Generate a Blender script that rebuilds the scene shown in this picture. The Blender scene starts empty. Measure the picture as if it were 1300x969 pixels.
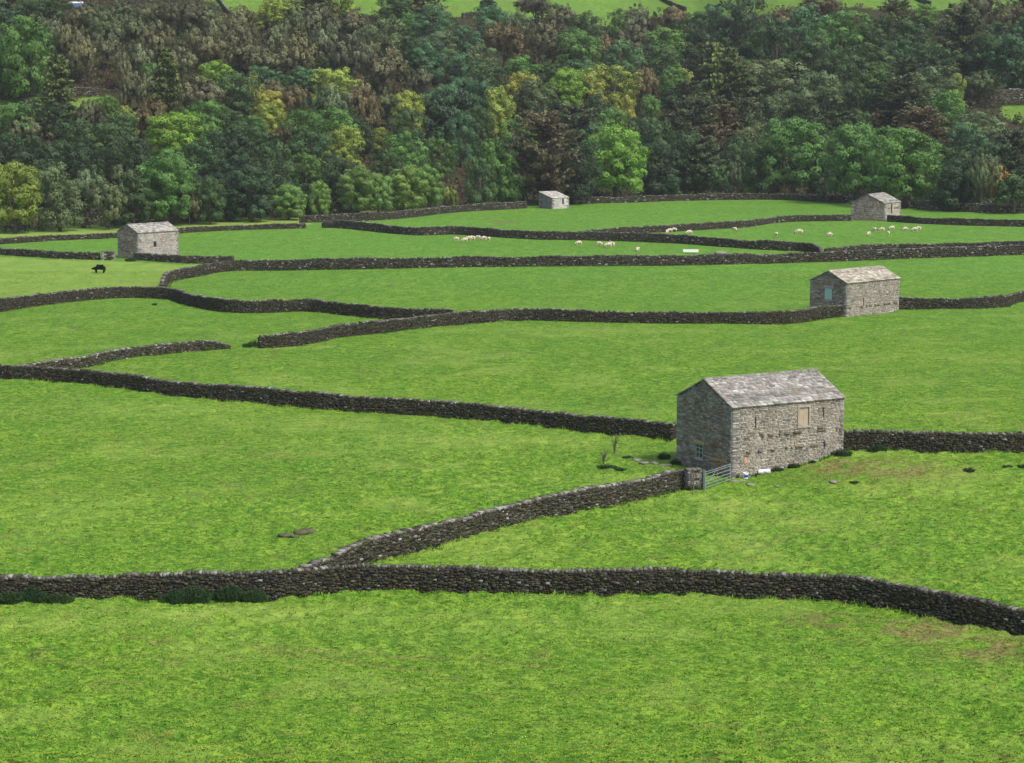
import bpy, math, random
import numpy as np
from mathutils import Vector, Matrix

random.seed(7); RNG = np.random.default_rng(7)
R = math.radians
sc = bpy.context.scene
col = sc.collection

# ------------------------------------------------------------------ camera, sky, sun, exposure
F, CAMH, PITCH = 2800.0, 27.0, math.atan(393.5/2800.0)
cam_d = bpy.data.cameras.new('camera'); cam = bpy.data.objects.new('camera', cam_d); col.objects.link(cam)
cam.location = (0, 0, CAMH); cam.rotation_euler = (math.pi/2-PITCH, 0, 0)
cam_d.sensor_width = 36; cam_d.lens = 36*F/1300; cam_d.clip_start = 1; cam_d.clip_end = 9000
sc.camera = cam
SUN_AZ, SUN_EL = R(135), R(52)        # azimuth clockwise from +Y (view direction)
w = bpy.data.worlds.new('World'); sc.world = w; w.use_nodes = True
nt = w.node_tree; bg = nt.nodes['Background']
sky = nt.nodes.new('ShaderNodeTexSky'); sky.sky_type = 'NISHITA'; sky.sun_disc = False
sky.sun_elevation = SUN_EL; sky.sun_rotation = SUN_AZ; sky.air_density = 1.0; sky.dust_density = 4.0; sky.ozone_density = 1.0
nt.links.new(sky.outputs[0], bg.inputs[0]); bg.inputs[1].default_value = 0.115
sd = bpy.data.lights.new('sun', 'SUN'); sd.energy = 2.1; sd.angle = R(10); sd.color = (1.0, 0.95, 0.87)
so = bpy.data.objects.new('sun', sd); col.objects.link(so)
sv = Vector((math.sin(SUN_AZ)*math.cos(SUN_EL), math.cos(SUN_AZ)*math.cos(SUN_EL), math.sin(SUN_EL)))
so.rotation_euler = sv.to_track_quat('Z', 'Y').to_euler(); so.location = (60, 40, 80)
sc.view_settings.view_transform = 'Standard'; sc.view_settings.look = 'None'
sc.view_settings.gamma = 1; sc.view_settings.use_curve_mapping = False
sc.view_settings.exposure = 0.72
sc.render.resolution_x = 1024; sc.render.resolution_y = 763
sc.render.engine = 'CYCLES'
sc.cycles.max_bounces = 4; sc.cycles.diffuse_bounces = 2; sc.cycles.transmission_bounces = 2; sc.cycles.transparent_max_bounces = 4

# ------------------------------------------------------------------ noise, terrain, pixel -> ground
def _h(ix, iy, s):
    n = (ix.astype(np.int64)*374761393 + iy.astype(np.int64)*668265263 + s*982451653) & 0xffffffff
    n = ((n ^ (n >> 13))*1274126177) & 0xffffffff
    n = ((n ^ (n >> 16))*2246822519) & 0xffffffff
    return ((n ^ (n >> 15)) & 0xffff)/65535.0
def noise(x, y, s=0):
    x = np.asarray(x, float); y = np.asarray(y, float)
    ix = np.floor(x); iy = np.floor(y); fx = x-ix; fy = y-iy
    fx = fx*fx*fx*(fx*(fx*6-15)+10); fy = fy*fy*fy*(fy*(fy*6-15)+10)
    a = _h(ix, iy, s); b = _h(ix+1, iy, s); c = _h(ix, iy+1, s); d = _h(ix+1, iy+1, s)
    return (a*(1-fx)+b*fx)*(1-fy)+(c*(1-fx)+d*fx)*fy*1.0-0.5
def sstep(a, b, x):
    t = np.clip((np.asarray(x, float)-a)/(b-a), 0, 1); return t*t*(3-2*t)
FOOT = np.array([(-140, 350), (-85, 366), (-67, 380), (-40, 399), (-28, 418), (-8, 434), (9, 448), (38, 478), (60, 474), (80, 430), (100, 415), (190, 405)], float)
def foot(x): return np.interp(x, FOOT[:, 0], FOOT[:, 1])
def terr(x, y):
    x = np.asarray(x, float); y = np.asarray(y, float)
    z = 0.35*noise(x/38, y/45, 1)*sstep(70, 110, y) + 0.12*noise(x/11, y/13, 2)
    z = z + 1.25*sstep(14.5, 24, x)*np.exp(-((y-157)/13)**2)          # bank by the near barn
    z = z + 0.5*np.exp(-((x+32)/3.2)**2-((y-131)/1.6)**2)*0.4
    d = y-foot(x)-26
    hill = 0.235*np.where(d > 0, d*d/(np.abs(d)+22), 0)
    far = np.maximum(d-700, 0); hill = np.minimum(hill, 175+hill*0.02)
    z = z + hill + sstep(0, 60, d)*(3.0*noise(x/55, y/48, 3)+1.2*noise(x/17, y/17, 4))
    z = z - 1.2*sstep(-14, 2, d)*sstep(40, 10, d)*0
    return z
def pdir(px, py):
    cx = (px-650)/F; cy = (484.5-py)/F; cp, sp = math.cos(PITCH), math.sin(PITCH)
    return np.array([cx, cp+cy*sp, -sp+cy*cp])
def g(px, py, dz=0.0):
    """photo pixel -> point on the ground"""
    d = pdir(px, py); d = d/d[1]
    ys = np.linspace(60, 1500, 2400); zz = CAMH+d[2]*ys-terr(d[0]*ys, ys)-dz
    k = np.argmax(zz < 0) if (zz < 0).any() else len(ys)-1
    lo, hi = ys[max(k-1, 0)], ys[k]
    for _ in range(25):
        m = (lo+hi)/2
        if CAMH+d[2]*m-float(terr(d[0]*m, m))-dz < 0: hi = m
        else: lo = m
    return np.array([d[0]*hi, hi, float(terr(d[0]*hi, hi))])
def depth(p): return p[1]*math.cos(PITCH)-(p[2]-CAMH)*math.sin(PITCH)
def proj(p):
    dz = p[2]-CAMH; D = p[1]*math.cos(PITCH)-dz*math.sin(PITCH); U = p[1]*math.sin(PITCH)+dz*math.cos(PITCH)
    return 650+F*p[0]/D, 484.5-F*U/D

# ------------------------------------------------------------------ object helpers
def setp(o, label=None, cat=None, group=None, kind=None):
    if label: o['label'] = label
    if cat: o['category'] = cat
    if group: o['group'] = group
    if kind: o['kind'] = kind
    return o
def empty(name, loc, rz=0.0, **k):
    o = bpy.data.objects.new(name, None); col.objects.link(o)
    o.location = loc; o.rotation_euler = (0, 0, rz); o.empty_display_size = 0.3
    return setp(o, **k)
def link(name, me, parent=None, **k):
    o = bpy.data.objects.new(name, me); col.objects.link(o)
    if parent is not None: o.parent = parent
    return setp(o, **k)
def np_mesh(name, V, Fc, mat, tint=None, smooth=False, nside=4):
    V = np.asarray(V, np.float32); Fc = np.asarray(Fc, np.int32)
    me = bpy.data.meshes.new(name)
    me.vertices.add(len(V)); me.vertices.foreach_set('co', V.ravel())
    n = len(Fc); me.loops.add(n*nside); me.loops.foreach_set('vertex_index', Fc.ravel())
    me.polygons.add(n); me.polygons.foreach_set('loop_start', np.arange(n, dtype=np.int32)*nside)
    me.polygons.foreach_set('loop_total', np.full(n, nside, np.int32))
    if smooth: me.polygons.foreach_set('use_smooth', np.ones(n, bool))
    if tint is not None:
        a = me.attributes.new('tint', 'FLOAT_COLOR', 'POINT')
        c = np.ones((len(V), 4), np.float32); c[:, :tint.shape[1]] = tint; a.data.foreach_set('color', c.ravel())
    me.update(calc_edges=True); me.materials.append(mat)
    return me
class MB:
    """collects boxes, tubes and prisms, built as one mesh"""
    def __init__(s): s.v = []; s.f = []
    def add(s, vs, fs):
        b = len(s.v); s.v += [tuple(map(float, v)) for v in vs]; s.f += [tuple(i+b for i in f) for f in fs]
    def box(s, a, b, M=None):
        x0, y0, z0 = a; x1, y1, z1 = b
        vs = [(x0, y0, z0), (x1, y0, z0), (x1, y1, z0), (x0, y1, z0), (x0, y0, z1), (x1, y0, z1), (x1, y1, z1), (x0, y1, z1)]
        if M is not None: vs = [M @ Vector(v) for v in vs]
        s.add(vs, [(0, 3, 2, 1), (4, 5, 6, 7), (0, 1, 5, 4), (1, 2, 6, 5), (2, 3, 7, 6), (3, 0, 4, 7)])
    def tube(s, pts, rs, n=6, caps=True):
        pts = [Vector(p) for p in pts]; vs = []; fs = []
        for i, p in enumerate(pts):
            t = (pts[min(i+1, len(pts)-1)]-pts[max(i-1, 0)]).normalized()
            u = t.orthogonal().normalized() if abs(t.z) > .9 else t.cross(Vector((0, 0, 1))).normalized(); v = t.cross(u)
            r = rs[i] if hasattr(rs, '__len__') else rs
            for k in range(n):
                a = 2*math.pi*k/n; vs.append(p+u*r*math.cos(a)+v*r*math.sin(a))
        for i in range(len(pts)-1):
            for k in range(n): fs.append((i*n+k, i*n+(k+1) % n, (i+1)*n+(k+1) % n, (i+1)*n+k))
        if caps: fs.append(tuple(range(n))[::-1]); fs.append(tuple((len(pts)-1)*n+k for k in range(n)))
        s.add(vs, fs)
    def mesh(s, name, mat, smooth=False, bevel=0):
        me = bpy.data.meshes.new(name); me.from_pydata(s.v, [], s.f); me.materials.append(mat)
        if smooth: me.polygons.foreach_set('use_smooth', np.ones(len(me.polygons), bool))
        me.update(); return me
    def build(s, name, mat, parent=None, smooth=False, **k):
        return link(name, s.mesh(name, mat, smooth), parent, **k)

# ------------------------------------------------------------------ materials
def mat_new(name):
    m = bpy.data.materials.new(name); m.use_nodes = True
    nt = m.node_tree; b = nt.nodes['Principled BSDF']; return m, nt, b
def N(nt, t, **k):
    n = nt.nodes.new(t)
    for a, v in k.items(): setattr(n, a, v)
    return n
def mixc(nt, fac, a, b, blend='MIX'):
    m = N(nt, 'ShaderNodeMix', data_type='RGBA', blend_type=blend)
    for s, v in ((0, fac), (6, a), (7, b)):
        if hasattr(v, 'is_output') or isinstance(v, bpy.types.NodeSocket): nt.links.new(v, m.inputs[s])
        elif s == 0: m.inputs[0].default_value = v
        else: m.inputs[s].default_value = (*v, 1) if len(v) == 3 else v
    return m.outputs[2]
def ntex(nt, scale, detail=3, rough=.55, vec=None, dist=0):
    n = N(nt, 'ShaderNodeTexNoise'); n.inputs['Scale'].default_value = scale; n.inputs['Detail'].default_value = detail
    n.inputs['Roughness'].default_value = rough; n.inputs['Distortion'].default_value = dist
    if vec is not None: nt.links.new(vec, n.inputs['Vector'])
    return n.outputs[0]
def ramp(nt, f, a, b, ca=(0, 0, 0), cb=(1, 1, 1)):
    r = N(nt, 'ShaderNodeValToRGB'); r.color_ramp.elements[0].position = a; r.color_ramp.elements[1].position = b
    r.color_ramp.elements[0].color = (*ca, 1); r.color_ramp.elements[1].color = (*cb, 1)
    nt.links.new(f, r.inputs[0]); return r.outputs[0]
def pos(nt, scale=(1, 1, 1), obj=False):
    if obj: src = N(nt, 'ShaderNodeTexCoord').outputs['Object']
    else: src = N(nt, 'ShaderNodeNewGeometry').outputs['Position']
    m = N(nt, 'ShaderNodeMapping'); m.inputs['Scale'].default_value = scale; nt.links.new(src, m.inputs[0]); return m.outputs[0]
def bump(nt, b, h, strength, dist):
    n = N(nt, 'ShaderNodeBump'); n.inputs['Strength'].default_value = strength; n.inputs['Distance'].default_value = dist
    nt.links.new(h, n.inputs['Height']); nt.links.new(n.outputs[0], b.inputs['Normal'])

def stone_mat(name, s1=9.0):
    m, nt, b = mat_new(name); b.inputs['Roughness'].default_value = .92; b.inputs['Specular IOR Level'].default_value = .2
    at = N(nt, 'ShaderNodeAttribute', attribute_name='tint'); p = pos(nt)
    n1 = ntex(nt, s1, 4, .7, p); n2 = ntex(nt, 1.3, 3, .6, p); n3 = ntex(nt, 4.5, 4, .7, p)
    c = mixc(nt, .85, at.outputs['Color'], ramp(nt, n1, .3, .72, (.5, .5, .5), (1.45, 1.45, 1.42)), 'MULTIPLY')
    c = mixc(nt, ramp(nt, n3, .56, .68, (0, 0, 0), (.55, .55, .55)), c, (.055, .062, .022))         # moss
    c = mixc(nt, ramp(nt, n2, .35, .7, (0, 0, 0), (.35, .35, .35)), c, mixc(nt, 1, c, (.62, .6, .55), 'MULTIPLY'))
    nt.links.new(c, b.inputs['Base Color']); bump(nt, b, n1, .5, .03); return m
def barn_stone_mat(name, lichen=.35):
    m, nt, b = mat_new(name); b.inputs['Roughness'].default_value = .93; b.inputs['Specular IOR Level'].default_value = .15
    at = N(nt, 'ShaderNodeAttribute', attribute_name='tint'); p = pos(nt)
    n1 = ntex(nt, 14, 4, .7, p); n2 = ntex(nt, .9, 4, .65, p); n3 = ntex(nt, 3.2, 4, .7, p)
    c = mixc(nt, .8, at.outputs['Color'], ramp(nt, n1, .3, .72, (.6, .6, .6), (1.35, 1.35, 1.35)), 'MULTIPLY')
    c = mixc(nt, ramp(nt, n2, .42, .62, (0, 0, 0), (.45, .45, .45)), c, mixc(nt, 1, c, (.55, .55, .56), 'MULTIPLY'))
    c = mixc(nt, ramp(nt, n3, .62, .74, (0, 0, 0), (lichen,)*3), c, (.40, .40, .38))                 # lime and lichen
    nt.links.new(c, b.inputs['Base Color']); bump(nt, b, n1, .5, .02); return m
def plain(name, c, rough=.7, metal=0, var=.25, scale=6):
    m, nt, b = mat_new(name); b.inputs['Roughness'].default_value = rough; b.inputs['Metallic'].default_value = metal
    n = ntex(nt, scale, 4, .6, pos(nt, obj=True))
    nt.links.new(mixc(nt, 1, (*c,), ramp(nt, n, .3, .7, (1-var,)*3, (1+var,)*3), 'MULTIPLY'), b.inputs['Base Color']); return m
def leaf_mat(name):
    m, nt, b = mat_new(name); b.inputs['Roughness'].default_value = .55; b.inputs['Specular IOR Level'].default_value = .2
    oi = N(nt, 'ShaderNodeObjectInfo'); at = N(nt, 'ShaderNodeAttribute', attribute_name='tint')
    c = mixc(nt, 1, oi.outputs['Color'], at.outputs['Color'], 'MULTIPLY')
    nt.links.new(c, b.inputs['Base Color'])
    tr = N(nt, 'ShaderNodeBsdfTranslucent'); nt.links.new(c, tr.inputs[0]); mx = N(nt, 'ShaderNodeMixShader'); mx.inputs[0].default_value = .28
    nt.links.new(b.outputs[0], mx.inputs[1]); nt.links.new(tr.outputs[0], mx.inputs[2])
    nt.links.new(mx.outputs[0], nt.nodes['Material Output'].inputs['Surface']); return m
M_STONE = stone_mat('dry_stone'); M_BARN = barn_stone_mat('barn_stone'); M_LEAF = leaf_mat('leaves'); M_SLATE = barn_stone_mat('stone_slates', .12)
M_BARK = plain('bark', (.075, .065, .052), .9, 0, .4, 3)
M_CORE = plain('wall_core', (.035, .032, .028), .95)
M_GALV = plain('galvanised', (.30, .34, .36), .45, .5, .15, 9)
M_WOODP = plain('pale_timber', (.36, .295, .215), .75, 0, .12, 3)
M_FRAME = plain('painted_frame', (.24, .29, .30), .6, 0, .15)
M_BLUEB = plain('blue_board', (.33, .5, .52), .6, 0, .15)
M_GLASS = plain('dark_glass', (.02, .03, .03), .12)
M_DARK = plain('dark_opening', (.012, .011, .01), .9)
M_WHITE = plain('white_plastic', (.8, .8, .8), .4, 0, .05)
M_BLUE = plain('blue_label', (.02, .05, .6), .4, 0, .05)
M_WOOL = plain('wool', (.56, .46, .38), .95, 0, .2, 6)
M_FACE = plain('sheep_face', (.10, .08, .07), .8)
M_COW = plain('black_hide', (.006, .006, .006), 1.0)
M_COW.node_tree.nodes['Principled BSDF'].inputs['Specular IOR Level'].default_value = .1
M_POST = plain('weathered_timber', (.095, .080, .058), .9, 0, .3)

# ------------------------------------------------------------------ ground
def poly_mask(X, Y, pts, soft=0):
    """1 inside a world polygon"""
    P = np.array(pts); inside = np.zeros(X.shape, bool); n = len(P)
    for i in range(n):
        x1, y1 = P[i]; x2, y2 = P[(i+1) % n]
        if y1 == y2: continue
        c = ((y1 > Y) != (y2 > Y)) & (X < (x2-x1)*(Y-y1)/(y2-y1)+x1)
        inside ^= c
    return inside
def wpoly(px): return [tuple(g(*p)[:2]) for p in px]
PALE_COW = wpoly([(-40, 324), (60, 330), (240, 336), (300, 334), (218, 352), (205, 366), (120, 372), (-40, 392)])
STRIP_L = wpoly([(-60, 300), (-60, 309), (150, 301), (300, 290), (389, 286), (440, 272), (600, 262), (600, 255), (440, 262), (330, 280), (140, 288), (0, 296)])
HF = {'left': [(-30, 122), (60, 124), (100, 124), (128, 123), (134, 142), (60, 150), (-30, 152)],
      'topl': [(258, -8), (272, 0), (290, 19), (360, 24), (420, 14), (480, 22), (500, -8)],
      'top': [(430, -30), (430, 12), (590, 19), (700, 22), (870, 14), (960, 18), (1000, 16), (1200, 20), (1300, 12), (1330, -30)],
      'right': [(1268, 136), (1340, 134), (1340, 158), (1290, 156), (1272, 148)]}
HFW = {k: wpoly(v) for k, v in HF.items()}
HFW['top'] = wpoly([(430, 14), (590, 22), (700, 24), (870, 18), (960, 20), (1000, 16), (1200, 18), (1330, 12)])+[(260, 950), (-80, 950)]
HFW['topl'] = wpoly([(258, 2), (275, 6), (290, 19), (360, 24), (420, 14), (480, 22)])+[(-50, 950), (-140, 950)]
NEAR_BROWN = [g(1175, 802), g(1245, 822), g(1060, 788), g(1120, 598), g(1065, 592), g(640, 262+20)]
PALES = [(g(*p), s_, a_) for p, s_, a_ in [((280, 778), (8, 2.2), .8), ((120, 790), (7, 2), .6), ((930, 640), (5, 3), .8), ((1000, 660), (9, 4), .5), ((600, 560), (11, 4), .7), ((430, 540), (9, 4), .6), ((200, 520), (10, 4), .5), ((620, 700), (5, 4), .5), ((1180, 610), (6, 5), .5), ((70, 650), (6, 6), .4), ((760, 420), (14, 3), .5), ((140, 640), (3, 2), .5), ((600, 790), (8, 3), .4), ((1000, 560), (8, 10), .35)]]
TRACKS = [[(0, 798), (120, 806), (300, 820), (440, 828), (700, 845)], [(200, 812), (440, 838), (640, 868)],
          [(430, 441), (560, 443), (760, 446), (1000, 452), (1290, 458)], [(430, 465), (470, 473), (600, 480)],
          [(1100, 612), (1180, 640), (1300, 650)], [(330, 458), (352, 446), (340, 438)], [(700, 360), (900, 352), (1040, 348)]]
BF = g(936, 609)
def tracks(X, Y):
    tr = np.zeros(X.shape)
    for t in TRACKS:
        w_ = [g(*p) for p in t]
        for a, b in zip(w_[:-1], w_[1:]):
            d = b[:2]-a[:2]; L = np.hypot(*d); s = np.clip(((X-a[0])*d[0]+(Y-a[1])*d[1])/L**2, 0, 1)
            dist = np.hypot(X-a[0]-s*d[0], Y-a[1]-s*d[1]); tr = np.maximum(tr, np.exp(-(dist/.32)**2))
    return tr*sstep(-.3, .1, noise(X/2.2, Y/2.2, 31))
def micro(X, Y):
    """tussocky unevenness of the grazed turf"""
    nf = sstep(600, 150, Y)*sstep(40, 70, Y); flat = sstep(25, 0, Y-foot(X))
    tz = .13*noise(X/.95, Y/.62, 5)*sstep(270, 180, Y)+.20*noise(X/.52, Y/.40, 6)*sstep(220, 140, Y)+.10*noise(X/2.6, Y/1.7, 7)
    amt = .5+.8*sstep(-.15, .35, noise(X/14, Y/12, 8)+.5*noise(X/5, Y/5, 9)+.25*sstep(230, 130, Y))
    trodden = 1-.85*np.exp(-((X-BF[0]-1)/3.5)**2-((Y-BF[1]+.5)/3.0)**2)          # flat, trampled ground at the barn corner
    return tz*amt*nf*flat*trodden
def ground():
    us = np.concatenate([-np.geomspace(60, .42, 26), np.linspace(-.41, .41, 560), np.geomspace(.42, 60, 26)])
    ys = [-200, -120, -60, -20, 10, 35, 50]
    y = 60.0
    while y < 1100:
        ys.append(y); y += max(.16, y*.00125*(1 if y < 260 else 1+(y-260)/260))
    ys += list(np.geomspace(1105, 4000, 14)); ys = np.array(ys)
    U, Y = np.meshgrid(us, ys); X = U*np.maximum(Y, 60)
    Z = terr(X, Y)
    hilld = Y-foot(X)
    wob = 6*noise(X/9, Y/9, 21)
    Z = Z+micro(X, Y)
    # faint wheel and sheep tracks worn into the turf
    tr = tracks(X, Y)
    Z -= .13*tr
    # masks: R pale, G bracken / woodland floor, B brown patches, A rough-pasture amount
    pale = poly_mask(X+wob*.3, Y+wob*.3, PALE_COW)*.6+poly_mask(X, Y, STRIP_L)*.9
    pale = np.clip(pale+.4*sstep(.12, .42, noise(X/7, Y/5, 11)+.5*noise(X/2.3, Y/1.9, 12))*sstep(330, 180, Y), 0, 1)
    for q, (rx, ry), am in PALES:
        pale = np.maximum(pale, am*np.exp(-((X-q[0])/rx)**2-((Y-q[1])/ry)**2)*sstep(-.5, .1, noise(X/1.6, Y/1.1, 18)))
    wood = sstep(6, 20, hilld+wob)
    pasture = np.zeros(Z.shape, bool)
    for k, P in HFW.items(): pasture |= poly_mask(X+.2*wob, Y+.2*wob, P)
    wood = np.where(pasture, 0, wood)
    brown = tr*.6+pasture*.42*(.6+.8*noise(X/6, Y/6, 19))
    for p, (rx, ry) in zip(NEAR_BROWN, [(2.8, 2.2), (2.2, 2.4), (2.2, 1.4), (4.5, 2.5), (2.5, 2), (2, 4)]):
        brown = np.maximum(brown, 1.5*np.exp(-((X-p[0])/rx)**2-((Y-p[1])/ry)**2)*sstep(-.35, .1, noise(X/.8, Y/.6, 14)))
    brown = np.maximum(brown, .22*sstep(.25, .42, noise(X/1.3, Y/.9, 15)+.4*noise(X/9, Y/9, 16))*sstep(300, 150, Y))
    rough = sstep(300, 190, Y+20*noise(X/30, Y/30, 17))
    T = np.stack([pale, wood, np.clip(brown, 0, 1)], -1).reshape(-1, 3).astype(np.float32)
    T = np.concatenate([T, rough.reshape(-1, 1)], 1)
    nr, nc = Z.shape; idx = np.arange(nr*nc).reshape(nr, nc)
    Fc = np.stack([idx[:-1, :-1], idx[:-1, 1:], idx[1:, 1:], idx[1:, :-1]], -1).reshape(-1, 4)
    m, nt, b = mat_new('pasture'); b.inputs['Roughness'].default_value = .9; b.inputs['Specular IOR Level'].default_value = .12
    at = N(nt, 'ShaderNodeAttribute', attribute_name='tint'); sep = N(nt, 'ShaderNodeSeparateColor'); nt.links.new(at.outputs['Color'], sep.inputs[0])
    p = pos(nt); ps = pos(nt, (.75, 2.0, 1))
    big = ntex(nt, .045, 4, .6, p); mid = ntex(nt, .35, 4, .65, pos(nt, (1, .6, 1))); fine = ntex(nt, 1.7, 6, .72, pos(nt, (.9, 1, 1))); pat = ntex(nt, .8, 4, .6, pos(nt, (.7, .28, 1))); vf = ntex(nt, 5.0, 4, .7, pos(nt, (.8, 1.1, 1)))
    far_c = mixc(nt, ramp(nt, mid, .35, .68), (.086, .250, .026), (.138, .320, .042))
    near_c = mixc(nt, ramp(nt, mid, .32, .68), (.090, .210, .013), (.165, .285, .022))
    c = mixc(nt, at.outputs['Alpha'], far_c, near_c)
    c = mixc(nt, ramp(nt, big, .38, .62, (0, 0, 0), (.5, .5, .5)), c, (.062, .20, .018))
    c = mixc(nt, ramp(nt, pat, .42, .54, (.5, .5, .5), (0, 0, 0)), c, (.052, .165, .014))
    c = mixc(nt, ramp(nt, pat, .52, .62, (0, 0, 0), (.35, .35, .35)), c, (.19, .31, .05))
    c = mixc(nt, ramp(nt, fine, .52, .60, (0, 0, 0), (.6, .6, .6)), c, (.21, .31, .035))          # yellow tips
    c = mixc(nt, ramp(nt, fine, .39, .51, (.85, .85, .85), (0, 0, 0)), c, (.036, .095, .008))       # shade of the hollows between tussocks, painted into the turf colour
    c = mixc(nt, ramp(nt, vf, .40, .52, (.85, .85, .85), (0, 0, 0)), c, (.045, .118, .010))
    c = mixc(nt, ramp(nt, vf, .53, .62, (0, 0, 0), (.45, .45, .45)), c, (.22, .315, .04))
    pl = N(nt, 'ShaderNodeMath', operation='MULTIPLY'); nt.links.new(sep.outputs[0], pl.inputs[0]); nt.links.new(ramp(nt, mid, .3, .6, (.35,)*3, (1,)*3), pl.inputs[1])
    c = mixc(nt, pl.outputs[0], c, (.235, .315, .065))
    bn = N(nt, 'ShaderNodeMath', operation='MULTIPLY'); nt.links.new(sep.outputs[2], bn.inputs[0]); nt.links.new(ramp(nt, fine, .35, .6, (.3,)*3, (1,)*3), bn.inputs[1])
    c = mixc(nt, bn.outputs[0], c, mixc(nt, ramp(nt, vf, .42, .58), (.095, .085, .028), (.20, .165, .065)))
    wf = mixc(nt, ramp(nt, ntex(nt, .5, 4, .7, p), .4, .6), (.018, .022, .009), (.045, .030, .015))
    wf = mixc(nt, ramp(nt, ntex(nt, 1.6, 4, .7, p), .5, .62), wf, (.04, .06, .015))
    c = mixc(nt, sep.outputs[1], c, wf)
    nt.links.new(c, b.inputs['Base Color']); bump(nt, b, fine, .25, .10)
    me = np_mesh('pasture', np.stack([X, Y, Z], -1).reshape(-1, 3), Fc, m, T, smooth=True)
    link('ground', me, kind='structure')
    return m
M_GROUND = ground()

def haze():
    m = bpy.data.materials.new('haze'); m.use_nodes = True; nt = m.node_tree; nt.nodes.remove(nt.nodes['Principled BSDF'])
    v = nt.nodes.new('ShaderNodeVolumePrincipled'); v.inputs['Color'].default_value = (.86, .92, 1, 1); v.inputs['Density'].default_value = .00008
    nt.links.new(v.outputs[0], nt.nodes['Material Output'].inputs['Volume'])
    mb = MB(); mb.box((-5000, -400, -40), (5000, 4400, 400)); mb.build('haze', m, None, kind='stuff', label='thin pale haze over the valley')
haze()

# ------------------------------------------------------------------ stones laid in numpy
BOXF = np.array([(0, 3, 2, 1), (4, 5, 6, 7), (0, 1, 5, 4), (1, 2, 6, 5), (2, 3, 7, 6), (3, 0, 4, 7)])
class Stones:
    def __init__(s): s.V = []; s.T = []
    def add(s, C, tint):      # C (n,8,3), tint (n,3)
        s.V.append(C); s.T.append(tint)
    def mesh(s, name, mat):
        C = np.concatenate(s.V); T = np.concatenate(s.T); n = len(C)
        Fc = (BOXF[None]+np.arange(n)[:, None, None]*8).reshape(-1, 4)
        return np_mesh(name, C.reshape(-1, 3), Fc, mat, np.repeat(T, 8, axis=0).astype(np.float32))
def stone_box(o, u, v, nn, L, H, D, jit, rng):
    """n boxes: origin o (n,3), axes u,v,nn (n,3), sizes L,H,D (n,)"""
    n = len(o); c = np.array([(0, 0, 0), (1, 0, 0), (1, 1, 0), (0, 1, 0), (0, 0, 1), (1, 0, 1), (1, 1, 1), (0, 1, 1)], float)
    cc = np.repeat(c[None], n, 0)
    cc[:, 4:, :2] = .5+(cc[:, 4:, :2]-.5)*(1-.10)          # outer face slightly smaller (rounded arris)
    cc = cc+rng.uniform(-1, 1, cc.shape)*jit
    return (o[:, None]+cc[:, :, 0:1]*(L[:, None, None]*u[:, None])+cc[:, :, 1:2]*(H[:, None, None]*v[:, None])+cc[:, :, 2:3]*(D[:, None, None]*nn[:, None]))
def palette(n, P, W, rng, var=.25):
    P = np.array(P); k = rng.choice(len(P), n, p=np.array(W)/sum(W)); return P[k]*rng.uniform(1-var, 1+var, (n, 1))
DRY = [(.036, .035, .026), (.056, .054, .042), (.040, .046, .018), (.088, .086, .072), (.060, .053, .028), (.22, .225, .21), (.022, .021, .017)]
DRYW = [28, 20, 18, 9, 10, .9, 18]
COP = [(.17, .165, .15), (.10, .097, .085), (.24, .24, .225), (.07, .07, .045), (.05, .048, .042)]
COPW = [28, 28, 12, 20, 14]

FR = []
def catmull(P, step=.5):
    P = [np.array(p, float) for p in P]
    if len(P) == 2: P = [P[0], (P[0]+P[1])/2, P[1]]
    Q = [2*P[0]-P[1]]+P+[2*P[-1]-P[-2]]; out = []
    for i in range(1, len(Q)-2):
        a, b, c, d = Q[i-1:i+3]; n = max(2, int(np.linalg.norm(c-b)/step))
        for t in np.arange(n)/n:
            out.append(.5*((2*b)+(c-a)*t+(2*a-5*b+4*c-d)*t*t+(3*b-3*c+d-a)*t**3))
    out.append(P[-1]); return np.array(out)

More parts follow.
